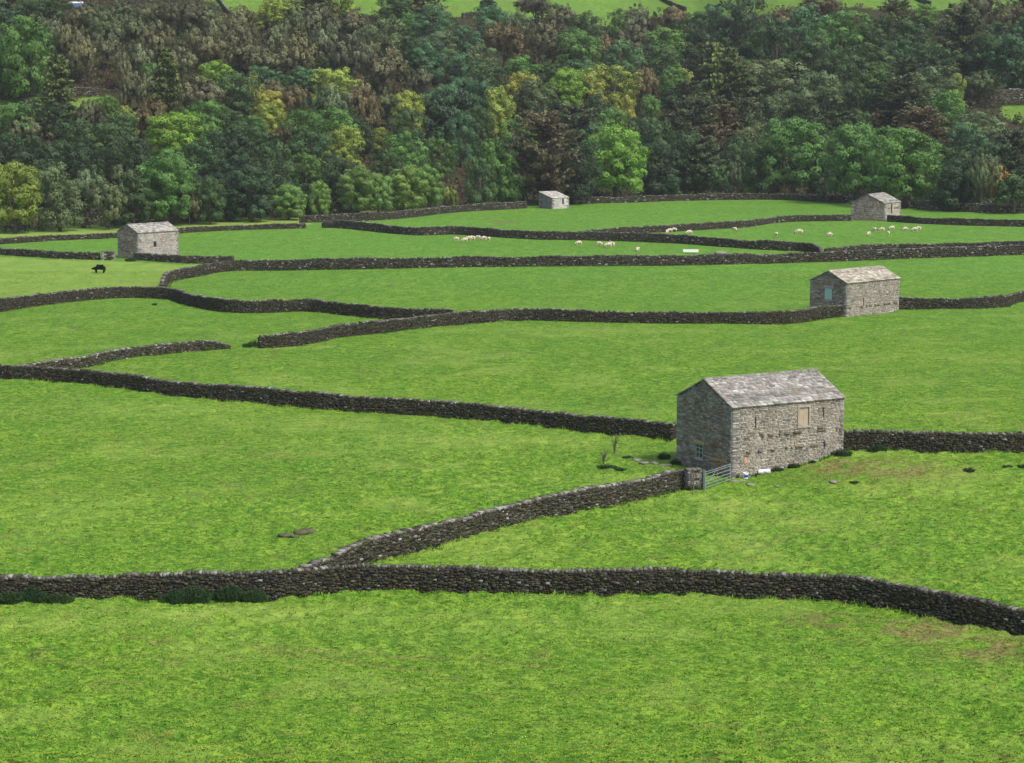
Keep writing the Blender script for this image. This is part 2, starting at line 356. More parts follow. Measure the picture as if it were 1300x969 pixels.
def dry_wall(px, h, label, cat='wall', taper_end=0, dens=None, light=1.0, group='dry stone walls dividing the pasture', name='dry_stone_wall', world=None, seed=0, smooth=True):
    rng = np.random.default_rng(seed+len(label)*13)
    P = world if world is not None else [g(*p)[:2] for p in px]
    P = [np.array(p[:2], float) for p in P]
    C = catmull(P, .6) if smooth else np.array(P)
    seg = np.hypot(*(C[1:]-C[:-1]).T); S = np.concatenate([[0], np.cumsum(seg)]); Lt = S[-1]
    ss = np.arange(0, Lt, .5); X = np.interp(ss, S, C[:, 0]); Y = np.interp(ss, S, C[:, 1])
    dx = np.gradient(X); dy = np.gradient(Y); l = np.hypot(dx, dy); tx, ty = dx/l, dy/l
    nx, ny = -ty, tx                                   # one side; flip so that n points away from the camera
    flip = np.sign(nx[len(nx)//2]*X[len(X)//2]+ny[len(ny)//2]*Y[len(Y)//2]) or 1
    nx, ny = nx*flip, ny*flip
    X = X+nx*.33; Y = Y+ny*.33                         # traced line is the near foot: centreline sits behind it
    dist = float(np.median(np.hypot(X, Y)))
    sc_ = dens or (1.0 if dist < 190 else 1.15 if dist < 270 else 1.45 if dist < 420 else 2.0)
    Hh = h*(1+.16*noise(ss/6+seed*3.3, ss*0+seed, 40)+.12*noise(ss/1.6, ss*0+seed, 41))
    if taper_end: Hh = Hh*np.clip((Lt-ss)/taper_end, .12, 1)**.7
    GZ = terr(X, Y); FR.append((X, Y, nx, ny, dist))
    # smooth ground heights along the wall
    def at(s):
        return (np.interp(s, ss, X), np.interp(s, ss, Y), np.interp(s, ss, GZ), np.interp(s, ss, tx), np.interp(s, ss, ty), np.interp(s, ss, nx), np.interp(s, ss, ny), np.interp(s, ss, Hh))
    hw = lambda f: .34-.11*f
    o = P[0]; root = empty(name, (X[0], Y[0], GZ[0]), label=label, cat=cat, group=group)
    O = np.array([X[0], Y[0], GZ[0]])
    st = Stones()
    ch = .100*sc_; nrow = int(math.ceil((h*1.25+.3)/ch)); 
    for side in (-1, 1):
        if side == 1 and dist > 420: continue
        for r in range(nrow):
            lens = rng.uniform(.09, .32, int(Lt/.11/sc_)+4)*sc_; s0 = np.cumsum(lens)-lens-.1
            k = s0 < Lt; s0, ln = s0[k], lens[k]
            sm = s0+ln/2; x, y, gz, ax, ay, bx, by, hh = at(sm)
            z0 = r*ch-.3+.10*noise(sm/1.3+r*.13, sm*0+r*.4, 50)+rng.uniform(-.35, .35, len(sm))*ch
            k = (z0+ch*.5 < hh-.05); 
            if not k.any(): continue
            sm, ln, x, y, gz, ax, ay, bx, by, hh, z0 = [q[k] for q in (sm, ln, x, y, gz, ax, ay, bx, by, hh, z0)]
            n = len(sm); f = np.clip(z0/h, 0, 1)
            u = np.stack([ax, ay, ax*0], -1); nn = np.stack([bx, by, bx*0], -1)*side
            v = np.tile([0, 0, 1.0], (n, 1)); off = hw(f)-.16+rng.uniform(-.04, .05, n)
            c0 = np.stack([x, y, gz+z0], -1)-u*(ln/2)[:, None]+nn*off[:, None]
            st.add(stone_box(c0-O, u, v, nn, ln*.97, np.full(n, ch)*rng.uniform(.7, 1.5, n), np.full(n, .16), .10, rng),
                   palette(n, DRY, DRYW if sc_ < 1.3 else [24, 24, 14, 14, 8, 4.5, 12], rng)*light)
    # end faces closed by a few stones
    for e in (0, len(ss)-1):
        sg = -1 if e == 0 else 1
        for r in range(nrow):
            z0 = r*ch-.3
            if z0 > Hh[e]-.1: break
            for q in range(2):
                u = np.array([[nx[e], ny[e], 0]]); nn = np.array([[tx[e]*sg, ty[e]*sg, 0]])
                c0 = np.array([[X[e], Y[e], GZ[e]+z0]])-u*(.28-q*.29)-nn*.05
                st.add(stone_box(c0-O, u, np.array([[0, 0, 1.0]]), nn, np.array([.27]), np.array([ch*.95]), np.array([.16]), .07, rng), palette(1, DRY, DRYW, rng)*light)
    link('stone_face', st.mesh('stone_face', M_STONE), root)
    # core so no light passes through
    mb = MB(); q = slice(None, None, 2 if dist > 200 else 1); 
    cx, cy, cz, hx = X[q], Y[q], GZ[q], Hh[q]; nxx, nyy = nx[q], ny[q]; vs = []
    for i in range(len(cx)):
        a = .22
        for sg, zz in ((-1, -.4), (-1, hx[i]-.06), (1, hx[i]-.06), (1, -.4)): vs.append((cx[i]+nxx[i]*a*sg-O[0], cy[i]+nyy[i]*a*sg-O[1], cz[i]+zz-O[2]))
    fs = []
    for i in range(len(cx)-1):
        for k_ in range(3): fs.append((4*i+k_, 4*i+k_+1, 4*i+k_+5, 4*i+k_+4))
    mb.add(vs, fs); mb.build('rubble_core', M_CORE, root)
    # coping: upright stones set on edge
    lens = rng.uniform(.09, .26, int(Lt/.09/sc_)+4)*sc_; s0 = np.cumsum(lens)-lens; k = s0 < Lt-.1; s0, ln = s0[k], lens[k]
    x, y, gz, ax, ay, bx, by, hh = at(s0+ln/2); n = len(ln)
    lean = rng.uniform(-.5, .5, n); u = np.stack([ax, ay, ax*0], -1); v = np.stack([ax*lean, ay*lean, ax*0+1], -1); nn = np.stack([bx, by, bx*0], -1)
    D = rng.uniform(.34, .52, n); H = rng.uniform(.09, .20, n)*(.9+.1*sc_)
    miss = rng.random(n) > .05
    c0 = np.stack([x, y, gz+hh-.08], -1)-u*(ln/2)[:, None]-nn*(D/2)[:, None]
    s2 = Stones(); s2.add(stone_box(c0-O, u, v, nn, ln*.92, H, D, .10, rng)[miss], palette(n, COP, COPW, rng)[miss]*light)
    link('coping', s2.mesh('coping', M_STONE), root)
    return root

WPATH = []
WALLS = [
 ([(-60, 763), (0, 762.5), (81, 762.5), (203, 761), (300, 760), (365, 759), (440, 751.7), (565, 752), (667, 753.6), (780, 754.5), (870, 755), (945, 758.7), (1046, 762), (1120, 772), (1194, 787), (1300, 808.5), (1400, 832)], 1.22, 'nearest long dry stone wall crossing the whole foreground with pale coping stones', 0),
 ([(392, 752), (430, 733), (467, 717), (565, 692), (667, 661.5), (724, 651.4), (768, 644.6), (820, 634.5), (850, 625), (868, 620), (891, 621)], 1.22, 'dry stone wall climbing diagonally from the foreground wall to the barn gate', 0),
 ([(-60, 476), (0, 481), (51, 483), (112, 488.5), (203, 500), (300, 510), (430, 521.6), (565, 529.7), (667, 539), (768, 551), (858, 560)], 1.22, 'long dark dry stone wall running from the left edge to the largest barn', 0),
 ([(25, 480), (60, 473), (112, 466), (152, 456.5), (203, 450.5), (264, 445), (297, 443)], .95, 'low tumbledown dry stone wall ending in a collapsed tip beside the field gap', 2.5),
 ([(331, 442.5), (372, 440), (440, 427.7), (484, 423.5), (531, 417.4), (599, 411.3), (667, 407.5), (734, 409), (802, 410.6), (900, 411.5), (1000, 411.5), (1046, 405), (1075, 402)], 1.25, 'dry stone wall from the open field gap to the corner of the blue shuttered barn', 0),
 ([(-60, 404), (0, 396.6), (68, 386.4), (145, 379), (210, 380.3), (237, 388), (287, 397), (338, 397.7), (389, 396), (440, 401), (481, 405.5), (520, 408), (574, 409)], 1.35, 'dry stone wall bending below the black cow and dipping to the right', 0),
 ([(209, 376), (212, 364), (222, 357), (254, 351), (287, 345), (338, 344), (440, 342.4), (531, 340.7), (633, 339), (760, 338), (870, 337.4), (1063, 332.3), (1164, 328.2), (1300, 323.8), (1380, 321)], 1.42, 'very long dry stone wall crossing mid valley, with a pale pillar end on the left', 0),
 ([(-60, 319), (0, 323.8), (67, 328.2), (126, 330.2)], .98, 'short low dry stone wall left of the farthest left barn behind the black cow', 0),
 ([(170, 330.5), (240, 334.8), (300, 334)], .98, 'low dry stone wall leading right from the foot of the left barn', 0),
 ([(-60, 313), (0, 310.3), (67, 306), (145, 302.5), (200, 298.5), (260, 294.4), (304, 292.4), (389, 290)], .85, 'thin low dry stone wall running behind the left barn along the pale grass strip', 0),
 ([(381, 283), (401, 282.8), (430, 281.5), (497, 278.8), (582, 269.7), (670, 264.6)], 1.35, 'dry stone wall under the front trees ending just left of the small lean-to shed', 0),
 ([(724, 259.5), (800, 257.5), (870, 255), (961, 253.8), (1009, 255), (1082, 259)], 1.3, 'farthest dry stone wall along the wood foot, between small shed and far right barn', 0),
 ([(1164, 266.3), (1215, 268.7), (1260, 271), (1300, 271.4), (1380, 273)], 1.7, 'pale rough dry stone wall at the wood edge right of the far right barn', 0),
 ([(409, 289.5), (430, 290), (470, 294), (528, 299), (582, 298.4), (660, 303.5), (768, 306), (870, 310.3), (961, 317), (1020, 319.5), (1036, 324), (1040, 332)], 1.32, 'dry stone wall behind the left flock, its right end curling down to the middle wall', 0),
 ([(735, 304), (760, 299.5), (800, 297.2), (870, 293.4), (944, 289), (995, 282.5), (1083, 280.8)], 1.12, 'dry stone wall curving up behind the right flock to the left side of the far right barn', 0),
 ([(1126, 281.5), (1198, 285.6), (1300, 288.3), (1380, 291)], 1.1, 'dry stone wall running right from the far right barn to the picture edge', 0),
 ([(1050, 327), (1100, 323), (1150, 321.5), (1240, 319), (1300, 318), (1380, 317)], 1.3, 'dry stone wall showing just above the long middle wall on the right', 0),
 ([(1143, 393), (1166, 392.8), (1196, 392.6), (1231, 392.4), (1277, 389.6), (1300, 383.4), (1380, 370)], 1.25, 'dry stone wall running right from the blue shuttered barn with a dip beside it', 0),
 ([(1068, 572), (1142, 571.3), (1180, 574), (1300, 575), (1400, 577)], 1.32, 'dry stone wall running right from the far end of the largest barn', 0),
 ([(-30, 128), (0, 127), (51, 122), (88, 121), (125, 122)], 1.6, 'pale broken dry stone wall above the small green clearing on the left hillside', 0),
 ([(271, -3), (280, 8), (288, 18), (300, 24), (318, 23), (345, 26)], 1.3, 'pale dry stone wall running down the hilltop field above the olive birches', 0),
 ([(588, 24), (618, 22), (645, 24)], 1.4, 'dark dry stone wall at the lower edge of the hilltop field below the lone round bush', 0),
 ([(829, -4), (850, 7), (870, 15)], 1.3, 'dark dry stone wall sloping down the hilltop field at the top centre right', 0),
 ([(1152, -4), (1165, 2), (1180, 8)], 1.3, 'short dark dry stone wall sloping down the hilltop field at the top right', 0),
 ([(1222, 131), (1262, 130.5), (1300, 129.5), (1380, 129)], 2.9, 'tall grey retaining stone wall of the hillside lane at the right edge', 0),
]
for i, (px, h, lab, tp) in enumerate(WALLS):
    lt = 1.0
    if i in (1, 3): lt = 1.35
    if i in (12, 19, 20): lt = 1.5
    if i == 24: lt = 2.0
    dry_wall(px, h, lab, taper_end=tp, seed=i, light=lt)

# ------------------------------------------------------------------ barns
BST = [(.37, .345, .30), (.31, .285, .245), (.43, .405, .36), (.25, .23, .19), (.35, .29, .22), (.50, .49, .46), (.16, .145, .12)]
BSW = [30, 24, 18, 12, 8, 4, 6]
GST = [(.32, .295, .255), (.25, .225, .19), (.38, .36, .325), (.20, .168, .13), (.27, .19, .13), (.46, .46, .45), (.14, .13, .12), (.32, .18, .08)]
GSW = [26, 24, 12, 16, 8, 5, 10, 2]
def face_stones(st, O, u, nrm, W, Hf, opens, pal, pw, rng, ch=.095, zmin=-1.0, quoin=.45, thr=None, lrange=(.14, .48), sc_=1.0):
    """stones covering a vertical face: u along, nrm outward, Hf(u)->top height"""
    O = np.array(O, float); u = np.array(u, float); nrm = np.array(nrm, float); v = np.array([0, 0, 1.0])
    z = zmin; 
    zz = max(Hf(x) for x in np.linspace(0, W, 9))
    r = 0
    while z < zz:
        hrow = ch*sc_*rng.uniform(.75, 1.3); s = 0.0; ql = rng.uniform(.55, .8) if r % 4 < 2 else rng.uniform(.3, .42)
        rows = []
        while s < W:
            L = rng.uniform(*lrange)*sc_
            if s == 0: L = ql
            if s+L > W-.12: L = W-s
            top = min(Hf(s+L*.15), Hf(s+L*.85))
            if z < top-.02:
                hh = min(hrow, top-z)
                hit = False
                for (a, b, c, d) in opens:
                    if s < b and s+L > a and z+hh*.5 < d and z+hh*.5 > c:
                        if s < a-.08: L = a-s; hit = False; break
                        hit = True; L = max(b-s, .02); break
                if not hit and L > .03: rows.append((s, z, L, hh))
            s += L
        if rows:
            A = np.array(rows); n = len(A)
            o = O+A[:, 0:1]*u+A[:, 1:2]*v-nrm*.03
            isq = (A[:, 0] < .01) | (A[:, 0]+A[:, 2] > W-.01)
            dep = .05+rng.uniform(0, .028, n)+isq*.012
            T = palette(n, pal, pw, rng, .12); T = T*.75+T.mean(0)*.25; T[isq] = palette(n, [(.30, .29, .27), (.36, .35, .33), (.22, .21, .19)], [1, 1, 1], rng)[isq]
            if thr:
                for tz, cov in thr:
                    if abs(z-tz) < ch*sc_*.5:
                        k = (rng.random(n) < cov) & ~isq; dep = dep+k*.13; T[k] = T[k]*.55*np.array([1.05, .95, .8])
            st.add(stone_box(o, np.tile(u, (n, 1)), np.tile(v, (n, 1)), np.tile(nrm, (n, 1)), A[:, 2]*.97, A[:, 3]*.94, dep, .05, rng), T)
        z += hrow; r += 1

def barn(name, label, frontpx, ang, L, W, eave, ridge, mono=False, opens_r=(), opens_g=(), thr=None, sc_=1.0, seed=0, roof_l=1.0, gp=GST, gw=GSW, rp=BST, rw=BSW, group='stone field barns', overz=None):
    rng = np.random.default_rng(seed)
    p = g(*frontpx) if len(frontpx) == 2 else np.array(frontpx)
    if overz is not None: p[2] = overz
    root = empty(name, p, ang, label=label, cat='barn', group=group)
    # local frame: x along the long wall (away right), y along the gable (away left), corner at origin
    pitch_top = lambda y: (eave+(ridge-eave)*(y/W)) if mono else (eave+(ridge-eave)*(1-abs(y-W/2)/(W/2)))
    st = Stones(); Z0 = -1.4
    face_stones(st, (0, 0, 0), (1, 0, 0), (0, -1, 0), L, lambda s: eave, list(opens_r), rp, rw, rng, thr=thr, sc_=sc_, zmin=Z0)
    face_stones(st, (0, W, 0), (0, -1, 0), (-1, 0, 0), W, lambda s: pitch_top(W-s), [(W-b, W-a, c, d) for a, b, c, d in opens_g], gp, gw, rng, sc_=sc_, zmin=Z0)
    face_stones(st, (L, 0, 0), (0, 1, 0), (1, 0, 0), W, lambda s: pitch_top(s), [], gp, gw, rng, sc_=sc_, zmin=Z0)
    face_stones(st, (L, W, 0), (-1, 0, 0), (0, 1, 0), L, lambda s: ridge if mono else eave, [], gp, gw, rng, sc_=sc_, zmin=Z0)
    wl = link('wall', st.mesh('wall', M_BARN), root)
    i_ = .025; mb = MB()
    prof = [(i_, Z0), (W-i_, Z0), (W-i_, pitch_top(W)-.06), (i_, eave-.06)] if mono else [(i_, Z0), (W-i_, Z0), (W-i_, eave-.06), (W/2, ridge-.06), (i_, eave-.06)]
    n = len(prof); mb.add([(i_, y, z) for y, z in prof]+[(L-i_, y, z) for y, z in prof],
                          [tuple(range(n))[::-1], tuple(range(n, 2*n))]+[(k, (k+1) % n, (k+1) % n+n, k+n) for k in range(n)])
    mb.build('mortar_core', plain('mortar', (.15, .14, .12), .95), wl)
    # roof of stone slates
    rs = Stones(); oh = .14; gv = .10
    slopes = [((0, 0, eave), (0, W, ridge))] if mono else [((0, 0, eave), (0, W/2, ridge)), ((0, W, eave), (0, W/2, ridge))]
    for (a, b) in slopes:
        a = np.array(a, float); b = np.array(b, float); d = b-a; sl = np.linalg.norm(d); d /= sl
        nr = np.cross([1, 0, 0], d); nr = nr*np.sign(nr[2])
        t = -oh; r = 0; T0 = sl+.02
        while t < T0-.05:
            course = (.29-.12*max(t, 0)/sl)*(1+.4*(sc_-1)); t1 = min(t+course, T0)
            s = -gv; rowf = rng.uniform(.84, 1.14)
            while s < L+gv-.02:
                ln = rng.uniform(.22, .58)*(1+.4*(sc_-1))*(1.1-.35*max(t, 0)/sl)
                if s+ln > L+gv-.15: ln = L+gv-s
                o = a+np.array([s, 0, 0])+d*t+nr*.015
                tilt = d*(t1-t+.10)-nr*(.055)
                o = o+nr*(.05)
                hgt = np.linalg.norm(tilt)
                tc = palette(1, [(.29, .283, .258), (.235, .228, .208), (.34, .335, .31), (.25, .222, .18), (.42, .415, .395), (.18, .174, .16)], [34, 24, 20, 9, 8, 8], rng, .12)*roof_l*rowf
                rs.add(stone_box(np.array([o]), np.array([[1.0, 0, 0]]), np.array([tilt/hgt]), np.array([nr]), np.array([ln*.975]), np.array([hgt]), np.array([rng.uniform(.05, .085)]), .02, rng), tc)
                s += ln
            t = t1; r += 1
    roof = link('roof', rs.mesh('roof', M_SLATE), root)
    # ridge stones, eave board shadow line and deck
    if not mono:
        r2 = Stones(); s = -gv
        while s < L+gv-.05:
            ln = min(rng.uniform(.5, .8), L+gv-s)
            for sg in (-1, 1):
                d = np.array([0, sg*W/2, -(ridge-eave)]); d /= np.linalg.norm(d); nr = np.array([0, -d[2]*sg, abs(d[1])]); nr = np.array([0, sg*(ridge-eave), W/2]); nr /= np.linalg.norm(nr)
                o = np.array([s, W/2, ridge+.06+.0])-d*.02+nr*.05
                r2.add(stone_box(np.array([o]), np.array([[1.0, 0, 0]]), np.array([d]), np.array([nr]), np.array([ln*.97]), np.array([.24]), np.array([.05]), .03, rng), palette(1, [(.30, .29, .27), (.24, .23, .21)], [1, 1], rng)*roof_l)
            s += ln
        link('ridge_stones', r2.mesh('ridge_stones', M_BARN), roof)
    return root, rng
def lb(mb, root_M, a, b): mb.box(a, b)

# nearest barn ---------------------------------------------------------------
A1 = R(30)
WIN = (3.3, 4.15, .85, 1.85)
B1, rg = barn('stone_barn', 'largest and nearest stone barn, with a pale loft shutter and field gate', (928.5, 608), A1, 9.4, 6.5, 4.78, 6.28,
              opens_r=[(5.52, 6.38, 3.12, 4.42), (1.0, 1.3, .95, 1.5), (1.87, 1.96, 3.3, 4.05), (7.58, 7.67, 3.6, 4.2), (7.7, 7.79, 1.35, 1.95)],
              opens_g=[(WIN[0]+.0, WIN[1], WIN[2], WIN[3]), (.6, 2.4, -.2, 1.0)], thr=[(1.65, .55), (2.7, .45), (2.83, .3)], seed=3)
# loft shutter
sh = MB()
for k in range(4): sh.box((5.56+k*.197, -.002+.006*(k % 2), 3.16), (5.56+k*.197+.19, .02, 4.38))
fr = sh.build('loft_shutter', M_WOODP, B1)
f2 = MB(); f2.box((5.38, -.11, 2.99), (6.5, .02, 3.12)); f2.box((5.38, -.10, 4.40), (6.5, .02, 4.56)); f2.box((6.36, -.095, 3.12), (6.5, .02, 4.40)); f2.box((5.40, -.09, 3.12), (5.54, .02, 4.40))
f2.build('stone_surround', plain('dressed_stone', (.30, .27, .225), .9), fr)
# small square niche, slits
nb = MB(); nb.box((1.02, -.02, .97), (1.28, .02, 1.36)); nb.build('niche', plain('orange_stone', (.45, .27, .17), .9), B1)
nb = MB(); nb.box((.92, -.06, 1.42), (1.4, .0, 1.54)); nb.build('niche_lintel', plain('lintel_stone', (.14, .12, .10), .9), B1)
for a, b, c, d in [(1.87, 1.96, 3.3, 4.05), (7.58, 7.67, 3.6, 4.2), (7.7, 7.79, 1.35, 1.95)]:
    s = MB(); s.box((a-.01, -.022, c), (b+.01, .01, d)); s.build('ventilation_slit', M_DARK, B1)
# gable window
win = empty('window', (0, (WIN[0]+WIN[1])/2, WIN[2])); win.parent = B1
ww = WIN[1]-WIN[0]; wh = WIN[3]-WIN[2]
s = MB(); s.box((-.012, -ww/2, 0), (.02, ww/2, wh)); s.build('pane', M_GLASS, win)
s = MB()
for y in (-ww/2, -.035, ww/2-.07): s.box((-.045, y, .05), (-.012, y+.07, wh))
for z in (.0, wh*.36, wh*.68, wh-.07): s.box((-.055, -ww/2, z), (-.02, ww/2, z+.055))
s.build('frame', M_FRAME, win)
s = MB(); s.box((-.11, -ww/2-.2, wh+.005), (.0, ww/2+.22, wh+.23)); s.build('lintel', plain('sandstone', (.36, .25, .14), .9), win)
s = MB(); s.box((-.12, -ww/2-.08, -.14), (.0, ww/2+.08, -.005)); s.build('sill', plain('sill_stone', (.30, .30, .29), .9), win)
# blocked doorway of orange stone behind the gate
st = Stones(); rr = np.random.default_rng(5)
face_stones(st, (-.0, 2.4, 0), (0, -1, 0), (-1, 0, 0), 1.8, lambda s: .98, [], [(.40, .22, .10), (.33, .20, .11), (.28, .22, .17)], [3, 3, 3], rr, zmin=-.3, quoin=0)
link('blocked_doorway', st.mesh('blocked_doorway', M_BARN), B1)
s = MB(); s.box((-.10, .5, 1.0), (0, 2.5, 1.17)); s.build('door_lintel', plain('door_lintel_stone', (.32, .20, .11), .9), B1)
# rows of orange-stained throughs on the gable
for z0, y0, y1 in ((2.95, .6, 3.2), (1.98, .7, 2.4)):
    y = y0
    while y < y1:
        w_ = rg.uniform(.2, .5)
        if rg.random() < .6:
            th = Stones(); th.add(stone_box(np.array([[0, y, z0+rg.uniform(-.03, .03)]]), np.array([[0, 1.0, 0]]), np.array([[0, 0, 1.0]]), np.array([[-1.0, 0, 0]]), np.array([w_]), np.array([.09]), np.array([.17]), .06, rg), palette(1, [(.36, .18, .05), (.16, .14, .11), (.28, .16, .07)], [2, 2, 1], rg)); link('through_stone', th.mesh('through_stone', M_BARN), B1)
        y += w_+.05

# second barn ---------------------------------------------------------------
B2, rg = barn('stone_barn', 'stone barn with a pale blue shutter in its gable standing on the middle wall', (1074.5, 403), R(42), 9.3, 5.3, 3.78, 4.95, sc_=1.2,
              opens_g=[(2.1, 3.2, 1.75, 3.1)], opens_r=[(2.9, 3.0, 1.1, 2.0)], thr=[(1.0, .5)], seed=11, roof_l=np.array([1.25, 1.2, 1.08]))
B2['label'] = 'stone barn with a pale blue gable shutter, standing on the middle wall'
s = MB()
for k in range(4): s.box((-.02-.006*(k % 2), 2.14+k*.258, 1.8), (.02, 2.14+k*.258+.25, 3.05))
wd = s.build('window_shutter', M_BLUEB, B2)
M_SUR = plain('surround_stone', (.32, .31, .29), .9); s = MB(); s.box((-.1, 1.95, 3.1), (0, 3.35, 3.32)); s.build('lintel', M_SUR, wd); s = MB(); s.box((-.1, 2.0, 1.62), (0, 3.3, 1.76)); s.build('sill', M_SUR, wd)
s = MB(); s.box((2.88, -.022, 1.1), (3.02, .01, 2.0)); s.build('ventilation_slit', M_DARK, B2)

# far right barn -------------------------------------------------------------
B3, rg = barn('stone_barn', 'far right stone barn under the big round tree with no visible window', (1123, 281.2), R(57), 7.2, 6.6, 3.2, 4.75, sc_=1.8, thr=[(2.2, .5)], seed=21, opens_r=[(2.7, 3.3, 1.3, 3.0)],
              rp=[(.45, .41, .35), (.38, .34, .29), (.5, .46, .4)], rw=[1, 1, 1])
s = MB(); s.box((2.72, -.02, 1.3), (3.28, .01, 3.0)); s.build('doorway', M_DARK, B3)
# far left barn ----------------------------------------------------------------
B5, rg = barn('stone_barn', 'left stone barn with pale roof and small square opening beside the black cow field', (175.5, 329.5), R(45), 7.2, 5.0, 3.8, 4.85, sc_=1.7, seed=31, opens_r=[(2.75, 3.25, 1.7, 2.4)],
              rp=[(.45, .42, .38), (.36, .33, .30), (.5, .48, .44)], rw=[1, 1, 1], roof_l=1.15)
s = MB(); s.box((2.78, -.02, 1.7), (3.22, .01, 2.4)); s.build('window_opening', M_DARK, B5)
# small lean-to shed ------------------------------------------------------------
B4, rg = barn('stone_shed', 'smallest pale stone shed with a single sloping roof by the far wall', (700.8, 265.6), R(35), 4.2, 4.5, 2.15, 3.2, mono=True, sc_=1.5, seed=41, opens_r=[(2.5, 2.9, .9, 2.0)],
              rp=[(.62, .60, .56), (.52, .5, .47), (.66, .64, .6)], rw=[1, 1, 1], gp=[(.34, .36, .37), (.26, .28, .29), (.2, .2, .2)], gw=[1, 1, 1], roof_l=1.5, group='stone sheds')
s = MB(); s.box((2.52, -.02, .9), (2.88, .01, 2.0)); s.build('window_opening', M_DARK, B4)
B4['category'] = 'shed'
s = MB(); s.box((-.03, 3.2, -.1), (.01, 3.9, 1.5)); s.build('door', M_POST, B4)

# pillar by the left barn
def pier(px, w_, d_, h, label, light=1.3):
    p = g(*px); rng = np.random.default_rng(int(px[0])); root = empty('stone_pier', p, R(15), label=label, cat='pier')
    st = Stones(); hf = lambda s: h
    for (o, u, n, Wd) in (((-w_/2, 0, 0), (1, 0, 0), (0, -1, 0), w_), ((-w_/2, d_, 0), (0, -1, 0), (-1, 0, 0), d_), ((w_/2, 0, 0), (0, 1, 0), (1, 0, 0), d_), ((w_/2, d_, 0), (-1, 0, 0), (0, 1, 0), w_)):
        face_stones(st, o, u, n, Wd, hf, [], DRY, DRYW, rng, zmin=-.3, sc_=1.4)
    st.T = [t*light for t in st.T]
    link('stone_face', st.mesh('stone_face', M_STONE), root)
    m = MB(); m.box((-w_/2+.02, .02, -.3), (w_/2-.02, d_-.02, h-.01)); m.build('rubble_core', M_CORE, root)
    c = Stones(); n = 3
    for k in range(n): c.add(stone_box(np.array([[-w_/2-.03+k*(w_+.06)/n, -.04, h]]), np.array([[1.0, 0, 0]]), np.array([[0, 0, 1.0]]), np.array([[0, 1.0, 0]]), np.array([w_/n+.01]), np.array([.16]), np.array([d_+.06]), .05, rng), np.array([[.13, .13, .11]]))
    link('cap_stone', c.mesh('cap_stone', M_STONE), root)
pier((137.5, 330.5), 1.9, .6, 1.15, 'short squared stone pier between the low wall and the left barn gable', .9)
pier((881, 621.5), .95, .6, 1.2, 'mossy squared stone gate pier at the end of the diagonal wall beside the gate', .8)

# ------------------------------------------------------------------ gate, posts
def gate():
    a = g(894.5, 622); b = g(927, 611); b[2] = a[2]
    d = b-a; L = np.linalg.norm(d); root = empty('field_gate', a, math.atan2(d[1], d[0]), label='galvanised metal field gate closed between the stone pier and the barn corner', cat='gate')
    h = 1.15; s = MB()
    for z in (.12, .33, .54, .78, 1.02, h): s.tube([(0.05, 0, z), (L-.03, 0, z)], .024, 8)
    s.build('rails', M_GALV, root)
    for x in (.05, L-.03): s = MB(); s.tube([(x, 0, .08), (x, 0, h+.02)], .03, 8); s.build('stile', M_GALV, root)
    s = MB(); s.tube([(L*.5, .03, .12), (L*.5, .03, h)], .02, 6); s.tube([(.07, .03, .14), (L*.5, .03, h-.02)], .018, 6); s.build('brace', M_GALV, root)
    s = MB(); s.box((-.11, -.07, -.3), (-.01, .07, 1.32)); s.build('hanging_post', M_GALV, root)
gate()
for k, (px, hh, lab) in enumerate([((876.5, 622.5), 1.35, 'left weathered timber post leaning against the gate pier'), ((879.5, 623), 1.3, 'right weathered timber post leaning against the gate pier')]):
    p = g(*px); s = MB(); s.tube([(0, -.35, -.2), (.03, -.1, hh)], [.055, .045], 7); o = s.build('timber_post', M_POST, None, label=lab, cat='post', group='timber posts by the gate pier'); o.location = p

# ------------------------------------------------------------------ buckets, trough, stones
def bucket(px, label, lying=False):
    p = g(*px); root = empty('bucket', p, R(20), label=label, cat='bucket', group='plastic buckets by the barn')
    n = 20; prof = [(.0, .0), (.15, 0), (.155, .01), (.19, .36), (.2, .36), (.2, .39), (.18, .39), (.175, .37), (.145, .03), (0, .03)]
    vs = []; fs = []
    for r, z in prof:
        for k in range(n): a = 2*math.pi*k/n; vs.append((r*math.cos(a), r*math.sin(a), z))
    for i in range(len(prof)-1):
        for k in range(n): fs.append((i*n+k, i*n+(k+1) % n, (i+1)*n+(k+1) % n, (i+1)*n+k))
    s = MB(); s.add(vs, fs); b = s.build('tub', M_WHITE, root, smooth=False)
    s = MB(); vs = []; 
    for z, r in ((.08, .166), (.27, .186)):
        for k in range(8): a = R(-150)+R(120)*k/7; vs.append((r*math.cos(a), r*math.sin(a), z))
    s.add(vs, [(k, k+1, k+9, k+8) for k in range(7)]); 
    if not lying: s.build('sticker', M_BLUE, root)
    s = MB(); s.tube([(.2*math.cos(t), .02, .36-.16*math.sin(t)*(-1 if lying else 1)) for t in np.linspace(0, math.pi, 12)], .007, 5); s.build('handle', M_GALV, root)
    if lying: root.rotation_euler = (R(90), R(0), R(75)); root.location = p+np.array([0, 0, .2])
bucket((946.5, 607.5), 'white plastic bucket with a blue sticker standing upright at the barn wall foot')
bucket((963, 602.8), 'white bucket lying on its side by the barn wall, left of two', True)
bucket((970.5, 602.2), 'white bucket lying on its side by the barn wall, right of two', True)

